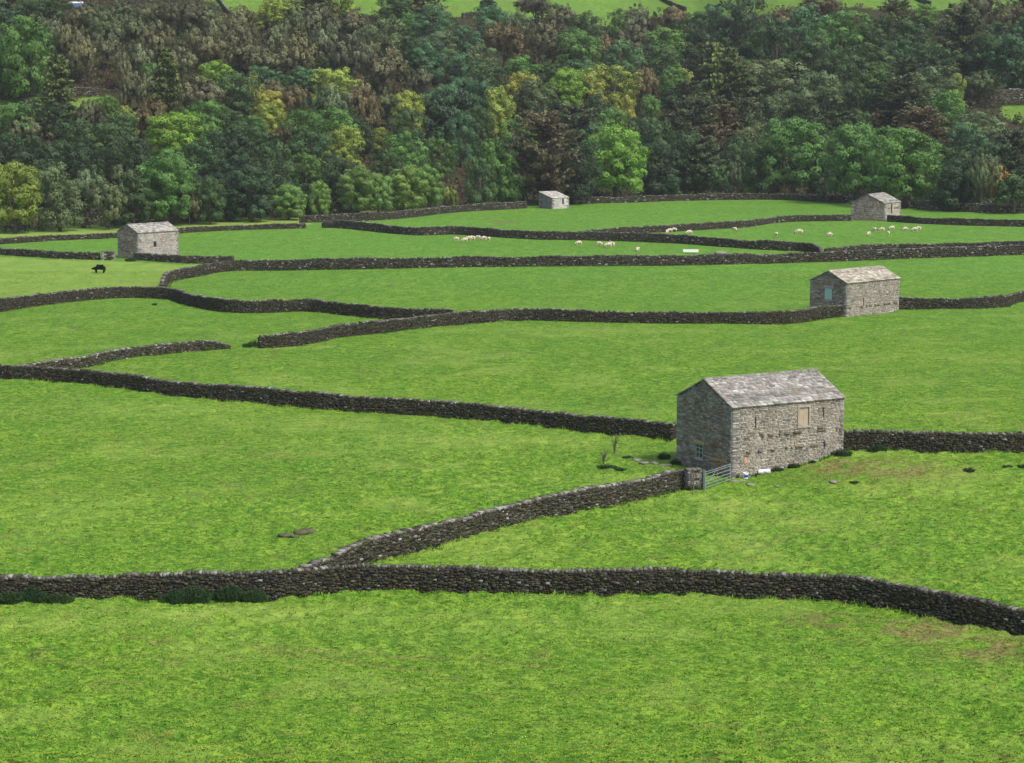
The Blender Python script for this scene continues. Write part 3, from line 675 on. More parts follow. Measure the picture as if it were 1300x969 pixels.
def trough(px, L, label):
    p = g(*px); root = empty('feed_trough', p, R(-4), label=label, cat='trough')
    s = MB(); w_, h, t = .5, .38, .04; z = .22
    s.box((-L/2, -w_/2, z), (L/2, -w_/2+t, z+h)); s.box((-L/2, w_/2-t, z), (L/2, w_/2, z+h)); s.box((-L/2, -w_/2+t, z), (L/2, w_/2-t, z+t))
    s.box((-L/2, -w_/2+t, z+t), (-L/2+t, w_/2-t, z+h)); s.box((L/2-t, -w_/2+t, z+t), (L/2, w_/2-t, z+h)); s.build('tray', M_WHITE, root)
    for x in (-L/2+.2, L/2-.26):
        for y in (-.2, .14): q = MB(); q.box((x, y, -.05), (x+.06, y+.06, z)); q.build('leg', M_GALV, root)
trough((877, 322.0), 2.3, 'long white feed trough on the grass just behind the middle wall')

def rock(px, sx, sy, sz, label=None, parent=None, rot=0, col_=(.33, .30, .27), name='flat_stone', group='loose flat stones lying on the grass', loc=None):
    rng = np.random.default_rng(int(abs(px[0]*7+px[1]))); n1, n2 = 5, 9; vs = []; fs = []
    for i in range(n1+1):
        for k in range(n2):
            ph = math.pi*i/n1; a = 2*math.pi*k/n2; q = 1+rng.uniform(-.18, .18)
            vs.append((sx*q*math.sin(ph)*math.cos(a), sy*q*math.sin(ph)*math.sin(a), sz*q*math.copysign(abs(math.cos(ph))**.5, math.cos(ph))))
    for i in range(n1):
        for k in range(n2): fs.append((i*n2+k, i*n2+(k+1) % n2, (i+1)*n2+(k+1) % n2, (i+1)*n2+k))
    V = np.array(vs); me = np_mesh(name, V, fs, M_STONE, np.tile(np.array(col_), (len(V), 1)))
    o = link(name, me, parent)
    p = g(*px) if loc is None else np.array(loc); o.location = p+np.array([0, 0, sz*.2]); o.rotation_euler = (0, 0, rot)
    if label: setp(o, label, 'stone', group)
    return o
for px, s3, lab in [((809, 584), (.40, .5, .10), 'flat pale stone behind the diagonal wall, leftmost of the row'),
                    ((818, 588), (.42, .5, .10), 'flat pale stone behind the diagonal wall, second from the left'),
                    ((831, 589), (.25, .3, .12), 'smallest pale stone in the row left of the barn, third from the left'),
                    ((846, 591), (.60, .45, .12), 'long flat pale stone nearest the left side of the barn gable'),
                    ((936, 611), (.8, .35, .08), 'long flat stone lying at the gate foot below the barn corner'),
                    ((953, 615.5), (.35, .6, .06), 'flat buff stone in the grass below the upright bucket'),
                    ((988, 616.5), (.42, .5, .06), 'flat buff stone in the grass right of and below the buckets'),
                    ((1057, 612), (.25, .4, .09), 'small pale stone alone in the grass below the right end of the barn'),
                    ((374, 681), (.35, .35, .12), 'flat grey stone in the dark mossy stone heap, front one'),
                    ((392, 676), (.5, .4, .2), 'dark mossy boulder in the stone heap, right one'),
                    ((382, 677), (.45, .4, .16), 'dark mossy boulder in the stone heap, middle one'),
                    ((362, 680), (.5, .35, .10), 'dark low boulder in the stone heap, left one'),
                    ((914, 322.5), (1.0, .5, .32), 'long low grey stone behind the middle wall right of the white trough')]:
    c = (.10, .105, .06) if 'dark' in lab else (.25, .235, .205)
    if 'flat' in lab: s3 = (s3[0]*.85, s3[1]*.8, s3[2]*.6)
    rock(px, *s3, label=lab, col_=c, rot=random.uniform(0, .4))

# ------------------------------------------------------------------ plants
def blades(n, rad, h, rng, wid=.05, lean=.5, square=False):
    a = rng.uniform(0, 2*np.pi, n); r = rad*np.sqrt(rng.random(n)); x = r*np.cos(a); y = r*np.sin(a)*(.6)
    H = h*rng.uniform(.5, 1.1, n)*(1-.45*r/rad); b = rng.uniform(0, 2*np.pi, n)
    lx = lean*H*np.cos(b)+x*.3; ly = lean*H*np.sin(b)+y*.3; wx = wid*np.cos(b+1.57); wy = wid*np.sin(b+1.57)
    z = x*0
    V = np.stack([np.stack([x-wx, y-wy, z-.05], -1), np.stack([x+wx, y+wy, z-.05], -1), np.stack([x+lx*.45+wx*.8, y+ly*.45+wy*.8, H*.7], -1), np.stack([x+lx, y+ly, H], -1)], 1)
    return V
def nettle_mesh(seed, rad=1, h=1, n=420):
    rng = np.random.default_rng(seed); V = blades(n//3, rad, h*.95, rng, .02, .3)
    # leaves up the stems
    m = n*3; a = rng.uniform(0, 2*np.pi, m); r = rad*np.sqrt(rng.random(m)); x = r*np.cos(a); y = .6*r*np.sin(a); z = h*rng.random(m)*(1-.5*(r/rad)**2)*.95
    s = rng.uniform(.04, .10, m)*min(1, rad+.3); b = rng.uniform(0, 2*np.pi, m); dx, dy = s*np.cos(b), s*np.sin(b)
    W = np.stack([np.stack([x, y, z], -1), np.stack([x+dx*.5-dy*.5, y+dy*.5+dx*.5, z+.02], -1), np.stack([x+dx*1.5, y+dy*1.5, z-s*.4], -1), np.stack([x+dx*.5+dy*.5, y+dy*.5-dx*.5, z+.02], -1)], 1)
    A = np.concatenate([V, W]); k = len(A); t = rng.uniform(.6, 1.35, (k, 1))*np.array([[1, 1, 1]])
    return np_mesh('foliage', A.reshape(-1, 3), np.arange(k*4).reshape(-1, 4), M_LEAF, np.repeat(t, 4, 0))
NET = [nettle_mesh(s) for s in range(3)]
def rush_mesh(seed):
    rng = np.random.default_rng(seed); V = blades(160, .5, 1.0, rng, .022, .25); k = len(V); t = rng.uniform(.6, 1.3, (k, 1))*np.array([[1, 1, 1]])
    return np_mesh('blades', V.reshape(-1, 3), np.arange(k*4).reshape(-1, 4), M_LEAF, np.repeat(t, 4, 0))
RUSH = rush_mesh(4)
def plant(px, rad, h, label, c=(.035, .085, .03), kind='nettle_clump', me=None, cat='plant', group='nettles and weeds along the walls'):
    me = me or NET[int(px[0]) % 3]; o = link(kind, me, None); setp(o, label, cat, group)
    o.location = g(*px); q_ = .75 if 'barn' in label else .85; o.scale = (rad*q_, rad*q_, h*q_*.8); o.rotation_euler = (0, 0, 0.2*math.sin(px[0])); o.color = (*c, 1); return o
DG = (.040, .088, .030)
for a in [((14, 765), 1.1, 1.0, 'dark nettle clump at the far left foot of the foreground wall'),
          ((42, 764), .8, 1.35, 'tall dark nettle clump against the foreground wall, second from the left edge'),
          ((72, 765), 1.0, .75, 'low wide dark nettle clump against the foreground wall, third from the left edge'),
          ((222, 766), .9, 1.15, 'dark leafy clump against the foreground wall, left one of the middle pair'),
          ((245, 764), 1.0, 1.4, 'tallest dark leafy clump against the foreground wall, right one of the middle pair'),
          ((292, 762), .9, 1.3, 'dark leafy clump against the foreground wall left of the diagonal wall junction'),
          ((322, 763), .8, 1.0, 'dark leafy clump nearest the diagonal wall junction at the foreground wall'),
          ((880, 623), .5, .6, 'dark green weed clump at the foot of the gate pier'),
          ((861, 619), .35, .4, 'small weed clump at the diagonal wall foot left of the gate pier'),
          ((933, 607), .35, .9, 'tall dark weed clump in the corner where the gate meets the barn'),
          ((987, 599), .5, .75, 'dark weed clump at the barn wall foot right of the buckets'),
          ((1009, 593.5), .55, .6, 'dark weed clump at the foot of the barn long wall middle'),
          ((1031, 587.5), .3, .35, 'small weed tuft at the foot of the barn long wall toward its right end'),
          ((1068, 578), .9, .8, 'dark nettle clump at the right end corner of the largest barn'),
          ((1113, 573), .9, .9, 'dark nettle clump at the wall foot right of the largest barn'),
          ((843, 583), .55, 1.0, 'dark leafy weed left of the largest barn'),
          ((858, 590), .45, .8, 'dark leafy weed touching the left side of the barn gable'),
          ((770, 594), .8, .45, 'low dark weed patch in the field left of the barn, left one'),
          ((782, 597), .8, .4, 'low dark weed patch in the field left of the barn, right one'),
          ((797, 582), .4, .35, 'small dark weed tuft behind the flat stones'),
          ((166, 332), 1.0, 1.1, 'dark bush at the front foot of the left barn'),
          ((140, 329), .7, 1.8, 'small dark shrub rising behind the stone pier beside the left barn'),
          ((1085, 613), .4, .25, 'tiny dark weed tuft in the slope below the right end of the barn'),
          ((1036, 622), .4, .2, 'tiny flat weed in the grass below the barn')]:
    plant(*a, c=DG)
for a in [((1230, 599), .9, .65, 'dark rush clump in the field below the wall right of the barn, largest one'),
          ((1279, 594), .7, .4, 'low rush clump near the right edge, left of the outermost one'),
          ((1297, 594), .7, .55, 'rush clump at the right edge of the field beside the barn'),
          ((314, 441), 1.0, .9, 'left rush clump in the open field gap'),
          ((322, 440), .9, 1.2, 'right taller rush clump in the open field gap'),
          ((196, 388), .6, .6, 'small rush clump below the bend of the wall under the cow field')]:
    plant(*a, c=(.04, .09, .03), kind='rush_clump', me=RUSH, group='rush clumps in the fields')
def dead_stem(px, h, label):
    p = g(*px); s = MB(); rng = random.Random(int(px[0]))
    for k in range(7):
        a = rng.uniform(0, 6.28); l = rng.uniform(.15, .45); hh = h*rng.uniform(.6, 1); s.tube([(0, 0, -.1), (l*.3*math.cos(a), l*.3*math.sin(a), hh*.5), (l*math.cos(a), l*.8*math.sin(a), hh)], [.03, .025, .012], 5)
        s.tube([(l*.3*math.cos(a), l*.3*math.sin(a), hh*.5), (l*.6*math.cos(a+1), l*.6*math.sin(a+1), hh*.85)], [.02, .01], 4)
    o = s.build('dead_thistle', M_POST, None, label=label, cat='plant', group='dead brown stems in the field'); o.location = p
dead_stem((780, 576), 1.5, 'taller clump of dead brown stems in the grass left of the barn')
dead_stem((766, 588), 1.2, 'thin dead brown stems above the low weed patch left of the barn')

# ------------------------------------------------------------------ loose grass tussocks over the near fields
def tussocks():
    rng = np.random.default_rng(99)
    n = 520000; y = 84+(300-84)*rng.random(n)**1.35; x = (rng.random(n)*2-1)*(.25*y+3)
    dn = .7*noise(x/1.4, y/.8, 60)+.5*noise(x/.6, y/.4, 61); k = dn > -.6+.4*rng.standard_normal(n); x, y = x[k], y[k]
    fx, fy, ff = [], [], []
    p = g(928.5, 608); ca, sa = math.cos(A1), math.sin(A1)
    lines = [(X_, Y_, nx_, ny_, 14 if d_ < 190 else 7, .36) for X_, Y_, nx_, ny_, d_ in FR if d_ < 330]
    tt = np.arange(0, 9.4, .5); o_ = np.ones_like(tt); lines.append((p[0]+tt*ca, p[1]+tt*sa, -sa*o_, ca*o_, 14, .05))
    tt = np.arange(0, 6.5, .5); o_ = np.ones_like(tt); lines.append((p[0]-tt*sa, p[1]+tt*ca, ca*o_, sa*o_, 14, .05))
    for X_, Y_, nx_, ny_, q_, of_ in lines:
        m_ = len(X_)*q_; i_ = rng.uniform(0, len(X_)-1.01, m_); k_ = i_.astype(int); f_ = i_-k_
        sd_ = np.where(rng.random(m_) < .75, -1, 1) if of_ > .1 else -np.ones(m_); of = of_+np.abs(rng.normal(0, .16, m_))
        fx.append(X_[k_]*(1-f_)+X_[k_+1]*f_+nx_[k_]*of*sd_); fy.append(Y_[k_]*(1-f_)+Y_[k_+1]*f_+ny_[k_]*of*sd_)
    fx = np.concatenate(fx); fy = np.concatenate(fy); kf = noise(fx/1.3, fy/1.3, 90) > -.22; fx, fy = fx[kf], fy[kf]
    x0n = len(x)
    lx = (x-p[0])*ca+(y-p[1])*sa; ly = -(x-p[0])*sa+(y-p[1])*ca
    k = ~((lx > -.1) & (lx < 9.6) & (ly > -.1) & (ly < 6.6)); x, y = x[k], y[k]; n0 = len(x); x = np.concatenate([x, fx]); y = np.concatenate([y, fy]); n = len(x)
    nb = 3; X = np.repeat(x, nb)+rng.uniform(-.16, .16, n*nb); Y = np.repeat(y, nb)+rng.uniform(-.08, .08, n*nb); m = n*nb
    trk = tracks(X, Y); Z = terr(X, Y)+micro(X, Y)-.03-.13*trk
    h = rng.uniform(.02, .05, m)*np.repeat(rng.uniform(.6, 1.3, n), nb); a = rng.uniform(0, 2*np.pi, m); wd = rng.uniform(.02, .055, m)
    isf = np.repeat(np.arange(n) >= n0, nb); h = np.where(isf, h*rng.uniform(2.2, 6.0, m)*(.75+noise(X/.8, Y/.8, 91)), h)
    le = h*rng.uniform(1.2, 3.2, m)*np.where(isf, .22, 1); lx = le*np.cos(a); ly = le*np.sin(a); wx, wy = -wd*np.sin(a), wd*np.cos(a)
    V = np.stack([np.stack([X-wx, Y-wy, Z], -1), np.stack([X+wx, Y+wy, Z], -1), np.stack([X+lx, Y+ly, Z+h+.03], -1)], 1)
    c1 = np.array([(.155, .295, .022), (.110, .240, .015), (.25, .345, .045), (.050, .130, .010), (.34, .33, .12)])
    big = noise(X/6, Y/4, 70); w3 = .5+big[:, None]
    T = c1[rng.choice(5, m, p=[.32, .26, .18, .20, .04])]*rng.uniform(.75, 1.2, (m, 1)); T = T*(1-w3*.35)+np.array([[.16, .27, .022]])*w3*.35
    cl = noise(X/.52, Y/.40, 6)*1.0+.5*noise(X/1.1, Y/.9, 62)                      # follows tussock relief: hollow shade painted as darker blades, yellowed tips on tops
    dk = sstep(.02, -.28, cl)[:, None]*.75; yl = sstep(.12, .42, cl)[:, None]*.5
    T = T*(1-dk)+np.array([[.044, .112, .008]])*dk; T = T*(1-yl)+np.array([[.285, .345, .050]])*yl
    fld = sstep(.0, .35, noise(X/17, Y/12, 63)+.4*noise(X/4, Y/3, 64))[:, None]*.30; T = T*(1-fld)+np.array([[.075, .205, .014]])*fld
    br = .55*trk
    for p_, (rx, ry) in zip(NEAR_BROWN, [(2.8, 2.2), (2.2, 2.4), (2.2, 1.4), (4.5, 2.5), (2.5, 2), (2, 4)]): br = np.maximum(br, .95*np.exp(-((X-p_[0])/rx)**2-((Y-p_[1])/ry)**2)*sstep(-.4, .1, noise(X/.8, Y/.6, 14)))
    br = np.maximum(br, .4*sstep(.22, .45, noise(X/1.3, Y/.9, 15)+.4*noise(X/9, Y/9, 16)))[:, None]
    T = T*(1-br)+np.array([[.19, .150, .060]])*rng.uniform(.5, 1.3, (m, 1))*br
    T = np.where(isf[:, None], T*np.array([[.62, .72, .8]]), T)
    mt, nt, b = mat_new('grass_blades'); b.inputs['Roughness'].default_value = .8; b.inputs['Specular IOR Level'].default_value = .1
    at = N(nt, 'ShaderNodeAttribute', attribute_name='tint'); nt.links.new(at.outputs['Color'], b.inputs['Base Color'])
    g0 = np.cross(V[:, 1]-V[:, 0], V[:, 2]-V[:, 0])[:, 2] < 0; V[g0] = V[g0][:, [1, 0, 2]]
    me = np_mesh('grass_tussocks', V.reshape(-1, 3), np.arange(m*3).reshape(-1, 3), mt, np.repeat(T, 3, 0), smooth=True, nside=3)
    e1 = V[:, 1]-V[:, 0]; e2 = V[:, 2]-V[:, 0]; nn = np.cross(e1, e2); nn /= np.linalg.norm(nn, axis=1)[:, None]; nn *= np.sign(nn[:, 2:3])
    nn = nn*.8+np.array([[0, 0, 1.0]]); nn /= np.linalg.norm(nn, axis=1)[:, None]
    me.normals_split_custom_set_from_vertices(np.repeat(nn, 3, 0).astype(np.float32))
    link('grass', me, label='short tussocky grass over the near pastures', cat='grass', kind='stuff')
tussocks()

# ------------------------------------------------------------------ animals
def skin_body(name, verts, edges, radii, mat, sub=2):
    me = bpy.data.meshes.new(name); me.from_pydata(verts, edges, []); o = bpy.data.objects.new(name, me); col.objects.link(o)
    md = o.modifiers.new('s', 'SKIN'); md.use_smooth_shade = True
    for v, r in zip(me.skin_vertices[0].data, radii): v.radius = (r, r) if not isinstance(r, tuple) else r
    me.skin_vertices[0].data[0].use_root = True
    sb = o.modifiers.new('b', 'SUBSURF'); sb.levels = sub; sb.render_levels = sub
    dg = bpy.context.evaluated_depsgraph_get(); m2 = bpy.data.meshes.new_from_object(o.evaluated_get(dg)); m2.name = name
    bpy.data.objects.remove(o); m2.materials.clear(); m2.materials.append(mat)
    for p_ in m2.polygons: p_.use_smooth = True
    return m2
def quadruped(L, H, br, lr, headdrop, mat, name, graze):
    z = H*.72; v = [(0, 0, z), (L*.22, 0, z+.01), (L*.40, 0, z*.97), (-L*.22, 0, z), (-L*.38, 0, z+.01)]
    e = [(0, 1), (1, 2), (0, 3), (3, 4)]; r = [br, br*.98, br*.7, br*.98, br*.75]
    # neck and head
    if graze: nk = [(L*.55, 0, z*.85), (L*.68, 0, z*.42), (L*.80, 0, z*.20)]
    else: nk = [(L*.52, 0, z*1.12-headdrop), (L*.62, 0, z*1.25-headdrop), (L*.80, 0, z*1.12-headdrop)]
    b = len(v); v += nk; e += [(2, b), (b, b+1), (b+1, b+2)]; r += [br*.5, br*.36, br*.22]
    for sx, s0 in ((1, 2), (-1, 4)):
        for sy in (-1, 1):
            b = len(v); x = L*.34*sx
            k1 = (x+(.02 if sx > 0 else -.05)*L, sy*br*.5, z*.48) ; k2 = (x+(.0 if sx > 0 else -.01)*L, sy*br*.5, z*.22); k3 = (x+.01*L, sy*br*.5, 0.02)
            v += [(x, sy*br*.45, z*.75), k1, k2, k3]; e += [(s0, b), (b, b+1), (b+1, b+2), (b+2, b+3)]; r += [br*.42, lr*1.3, lr, lr*.9]
    b = len(v); v += [(-L*.47, 0, z*1.02), (-L*.49, 0, z*.6)]; e += [(4, b), (b, b+1)]; r += [lr*.8, lr*.5]
    return skin_body(name, v, e, r, mat)
SHEEP = [quadruped(1.05, .78, .25, .045, 0, M_WOOL, 'fleece_body', True), quadruped(1.05, .78, .25, .045, .12, M_WOOL, 'fleece_body', False)]
def ears(x, z, s, mat, dx=0):
    mb = MB()
    for sg in (-1, 1): mb.tube([(x, sg*s*.4, z), (x-.02+dx, sg*s*1.7, z-.01)], [s*.35, s*.12], 5)
    return mb.mesh('ears', mat, True)
def facem(graze):
    L, z = 1.05, .56; mb = MB()
    if graze: pts = [(L*.66, 0, z*.50), (L*.74, 0, z*.31), (L*.83, 0, z*.12)]
    else: pts = [(L*.60, 0, z*1.25-.12), (L*.72, 0, z*1.18-.12), (L*.86, 0, z*1.06-.12)]
    mb.tube(pts, [.085, .085, .045], 8); 
    x, _, zz = pts[0]
    for sg in (-1, 1): mb.tube([(x+.02, sg*.06, zz+.03), (x, sg*.17, zz+.02)], [.03, .012], 5)
    return mb.mesh('face', M_FACE, True)
FACEM = [facem(True), facem(False)]
SH = [(579.7, 306, 1, 185, 'leftmost sheep of the seven grazing below the dark wall', .9), (590.5, 307.5, 0, 200, 'sheep with head down, second from the left of the seven below the dark wall', 1),
      (595, 305.5, 0, 10, 'sheep third from the left of the seven below the dark wall', 1), (600, 305, 0, 170, 'sheep fourth from the left in the middle of the seven below the dark wall', 1),
      (607, 304.6, 1, 330, 'sheep fifth from the left of the seven below the dark wall', 1), (614.6, 305, 0, 190, 'sheep sixth from the left of the seven below the dark wall', .95),
      (621, 306.5, 1, 270, 'rightmost sheep of the seven, dark fronted and facing the viewer', .95),
      (735, 311.5, 0, 200, 'single sheep close under the wall left of the three sheep', 1), (760.5, 312.5, 0, 350, 'sheep under the wall just left of the close pair', 1),
      (772.5, 314.5, 0, 200, 'nearer sheep of the close pair below the wall', 1.15), (777, 313, 0, 160, 'farther sheep of the close pair below the wall', 1),
      (809.7, 319.5, 0, 250, 'lone sheep close above the long middle wall', .95),
      (847.2, 297, 0, 250, 'lowest sheep of the trio by the curving wall', 1), (850.5, 295.3, 0, 200, 'middle sheep of the trio by the curving wall', 1), (856, 294.3, 0, 175, 'farthest sheep of the trio by the curving wall', 1),
      (875.4, 298, 0, 200, 'sheep alone just above the wall right of the trio', 1.1),
      (932.5, 294, 0, 300, 'sheep alone under the bend of the curving wall', 1), (985.6, 300.5, 1, 270, 'pale sheep facing the viewer in the open grass', 1),
      (1015, 297.5, 0, 180, 'sheep side on in the open grass, right of the one facing the viewer', 1.25), (1052.8, 300.5, 0, 20, 'sheep above the curled end of the dark wall', 1),
      (1103, 299.5, 0, 240, 'lower left sheep of the flock below the far right barn', 1), (1110.3, 294.5, 1, 300, 'upper left sheep of the flock below the far right barn', 1),
      (1119.8, 294, 0, 170, 'sheep at the upper middle of the flock below the far right barn', 1), (1132.5, 292, 0, 200, 'highest sheep of the flock right in front of the far right barn corner', 1),
      (1128, 299, 1, 260, 'lower right sheep of the flock below the far right barn', .95), (1148.6, 293.5, 0, 10, 'sheep between the far barn flock and the rightmost pair', 1),
      (1161.5, 293.8, 0, 190, 'left sheep of the rightmost pair', 1), (1166, 292.8, 0, 170, 'right sheep of the rightmost pair', 1)]
for (px, py, v, rot, lab, s_) in SH:
    r = empty('sheep', g(px, py), R(rot), label=lab, cat='sheep', group='sheep grazing in the far fields'); r.scale = (s_*.88,)*3
    link('body', SHEEP[v], r); link('face', FACEM[v], r)
COW = quadruped(1.7, 1.22, .40, .085, .40, M_COW, 'cow_body', False)
r = empty('cow', g(127.0, 346.8), R(172), label='black cow standing side on with its head to the left in the pale field', cat='cow')
link('body', COW, r); r.scale = (.9, .9, .9)
mb = MB()
for sg in (-1, 1): mb = MB(); mb.tube([(1.0, sg*.1, .84), (.95, sg*.27, .84)], [.05, .02], 5); mb.build('ear', M_COW, r, True)
mb = MB(); mb.tube([(-.84, 0, .95), (-.95, 0, .8), (-.95, .03, .35)], [.03, .025, .05], 6); mb.build('tail', M_COW, r, True)

# ------------------------------------------------------------------ trees
LN = []
def leafcards(C, Nn, size, rng, asp=1.5, tj=.25):
    n = len(C); G = Nn+rng.normal(0, .22, (n, 3)); LN.append(G/(np.linalg.norm(G, axis=1)[:, None]+1e-6)); Nn = Nn+rng.normal(0, .55, (n, 3)); Nn /= np.linalg.norm(Nn, axis=1)[:, None]+1e-6
    t = np.cross(Nn, rng.normal(0, 1, (n, 3))); t /= np.linalg.norm(t, axis=1)[:, None]+1e-6; b = np.cross(Nn, t)
    s = size*rng.uniform(.6, 1.3, (n, 1)); V = np.stack([C-t*s*asp, C-b*s, C+t*s*asp, C+b*s], 1)
    w_ = (np.cross(V[:, 1]-V[:, 0], V[:, 3]-V[:, 0])*G).sum(1) < 0; V[w_] = V[w_][:, [0, 3, 2, 1]]
    return V
def crown_mesh(V, T, name='crown'):
    # fit to a unit: crown diameter 1, top at 1
    k = len(V); q = V.reshape(-1, 3); rad = np.percentile(np.hypot(q[:, 0], q[:, 1]), 97); V = V*np.array([.5/rad, .5/rad, 1/np.percentile(q[:, 2], 99.5)])
    # leaves shade with the clump they belong to
    G = np.concatenate(LN); LN.clear(); cn = np.cross(V[:, 1]-V[:, 0], V[:, 3]-V[:, 0]); cn /= np.linalg.norm(cn, axis=1)[:, None]+1e-9
    G = G*.75+cn*.45; G /= np.linalg.norm(G, axis=1)[:, None]+1e-9
    me = np_mesh(name, V.reshape(-1, 3), np.arange(k*4).reshape(-1, 4), M_LEAF, np.repeat(T, 4, 0), smooth=True)
    me.normals_split_custom_set_from_vertices(np.repeat(G, 4, 0).astype(np.float32)); return me
def shell(c, r, n, rng, upbias=.25):
    d = rng.normal(0, 1, (n, 3)); d[:, 2] += upbias; d /= np.linalg.norm(d, axis=1)[:, None]
    return c+d*r*rng.uniform(.72, 1.05, (n, 1)), d
def limbs(mb, tips, base=(0, 0, .0), fork=(0, 0, .25), r0=.035, rng=None):
    bx, by, bz = base; mb.tube([base, (fork[0]*.5+.01, fork[1]*.5, fork[2]*.5), fork, (fork[0], fork[1]+.01, .62)], [r0*1.25, r0, r0*.85, r0*.3], 7)
    for t in tips:
        z0 = rng.uniform(.5, 1.0)*fork[2]+.03; m = (t[0]*.5+rng.uniform(-.03, .03), t[1]*.5+rng.uniform(-.03, .03), z0+(t[2]-z0)*.62)
        mb.tube([(0, 0, z0), m, t], [r0*.5, r0*.32, r0*.1], 5, caps=False)
# unit trees: height 1, crown half-width ~.5
def broad(seed, nl=9, per=11000, leaf=.0115, low=.05, open_=0.0):
    rng = np.random.default_rng(seed); cen = []; 
    for i in range(nl):
        a = i*2.4+rng.uniform(-.4, .4); zz = low+.16+(.9-low-.26)*((i+.5)/nl); rr = .30*math.sin(math.pi*min(1, max(.12, (zz-low)/(1.02-low))))**.7
        cen.append((np.array([rr*math.cos(a), rr*math.sin(a), zz]), rng.uniform(.15, .215)))
    cen.append((np.array([0, 0, .80]), .18)); cen.append((np.array([0, 0, .5]), .26))
    for i in range(4): a = i*1.57+rng.uniform(-.5, .5); cen.append((np.array([.24*math.cos(a), .24*math.sin(a), low+.13]), .15))
    Vs = []; Ts = []; tips = []
    for c, r in cen:
        r = r*np.array([1.15, 1.15, .85]); tips.append(tuple(c)); nc = 11
        for j in range(nc):
            d = rng.normal(0, 1, 3); d[2] += .3; d /= np.linalg.norm(d); cc = c+d*r*rng.uniform(.55, .95); cr = rng.uniform(.05, .095)
            m = int(per/len(cen)/nc); P, Nn = shell(cc, np.array([cr*1.15, cr*1.15, cr*.8]), m, rng, .5)
            Vs.append(leafcards(P, Nn+d*.8, leaf, rng)); b = rng.uniform(.76, 1.26); Ts.append(np.tile([b, b, b*.95], (m, 1))*rng.uniform(.75, 1.3, (m, 1)))
    V = np.concatenate(Vs); T = np.concatenate(Ts)
    mb = MB(); limbs(mb, tips, fork=(0, 0, low+.12), rng=rng)
    return crown_mesh(V, T), mb.mesh('trunk', M_BARK, True)
def birch(seed, per=11000, leaf=.0105):
    """soft rounded dome of fine drooping sprays"""
    rng = np.random.default_rng(seed); Vs = []; Ts = []; tips = []; nd = 6
    doms = [(np.array([0, 0, .66]), .27)]+[(np.array([.21*math.cos(i*1.2+seed), .21*math.sin(i*1.2+seed), rng.uniform(.36, .6)]), rng.uniform(.19, .25)) for i in range(nd-1)]
    for c0, r in doms:
        tips.append(tuple(c0+np.array([0, 0, r*.6]))); nc = 34
        for j in range(nc):
            d = rng.normal(0, 1, 3); d[2] = d[2]*.9+.25; d /= np.linalg.norm(d); c = c0+d*r*np.array([1, 1, 1.15])*rng.uniform(.5, 1.0); cr = rng.uniform(.022, .045)
            m = int(per/nd/nc); P, Nn = shell(c, np.array([cr, cr, cr*1.7]), m, rng, .1)
            Vs.append(leafcards(P, Nn*.5+d*1.5, leaf, rng)); b = rng.uniform(.78, 1.25); Ts.append(np.tile([b, b, b], (m, 1))*rng.uniform(.7, 1.35, (m, 1)))
    mb = MB(); limbs(mb, tips, fork=(0, 0, .22), r0=.018, rng=rng)
    return crown_mesh(np.concatenate(Vs), np.concatenate(Ts)), mb.mesh('trunk', M_BARK, True)
def tiered(seed, cone=True, per=8200, leaf=.017, ntier=17):
    rng = np.random.default_rng(seed); Vs = []; Ts = []; mb = MB(); mb.tube([(0, 0, 0), (0, 0, .5), (0, 0, .98)], [.022, .014, .003], 7)
    for i in range(ntier):
        z = .10+.86*(i/ntier); rr = (.48*(1-(z-.08)/.95)**.8+.02) if cone else .46*math.sin(math.pi*(z*.78+.16))**.8
        nb_ = 9 if z < .8 else 6
        for k in range(nb_):
            a = rng.uniform(0, 6.283); L = rr*rng.uniform(.65, 1.1); droop = -.10*L if cone else .03
            m = int(per/ntier/nb_); t = rng.random(m)**.7; P = np.stack([L*t*math.cos(a), L*t*math.sin(a), z+droop*t*2+.05*t*t], -1)+rng.normal(0, 1, (m, 3))*np.array([.028, .028, .010])*(.5+L*2)[None] if False else np.stack([L*t*math.cos(a), L*t*math.sin(a), z+droop*t*2+.05*t*t], -1)+rng.normal(0, 1, (m, 3))*np.array([.024, .024, .009])
            Nn = np.tile([0, 0, 1.0], (m, 1)); Vs.append(leafcards(P, Nn, leaf, rng)); b = rng.uniform(.75, 1.3); Ts.append(np.tile([b, b, b], (m, 1))*rng.uniform(.7, 1.35, (m, 1)))
            if k % 3 == 0: mb.tube([(0, 0, z), (L*.8*math.cos(a), L*.8*math.sin(a), z+droop)], [.006, .002], 4, caps=False)
    return crown_mesh(np.concatenate(Vs), np.concatenate(Ts)), mb.mesh('trunk', M_BARK, True)
def bush(seed):
    rng = np.random.default_rng(seed); Vs = []; Ts = []; tips = []
    for j in range(60):
        d = rng.normal(0, 1, 3); d[2] = abs(d[2])*.9; d /= np.linalg.norm(d); c = np.array([0, 0, .28])+d*np.array([.36, .36, .5])*rng.uniform(.5, 1); m = 60
        P, Nn = shell(c, np.array([.1, .1, .09]), m, rng, .4); Vs.append(leafcards(P, Nn, .018, rng)); b = rng.uniform(.75, 1.3); Ts.append(np.tile([b, b, b], (m, 1))*rng.uniform(.7, 1.35, (m, 1)))
        if j < 8: tips.append(tuple(c))
    mb = MB(); limbs(mb, tips, fork=(0, 0, .2), r0=.03, rng=rng)
    return crown_mesh(np.concatenate(Vs), np.concatenate(Ts)), mb.mesh('trunk', M_BARK, True)
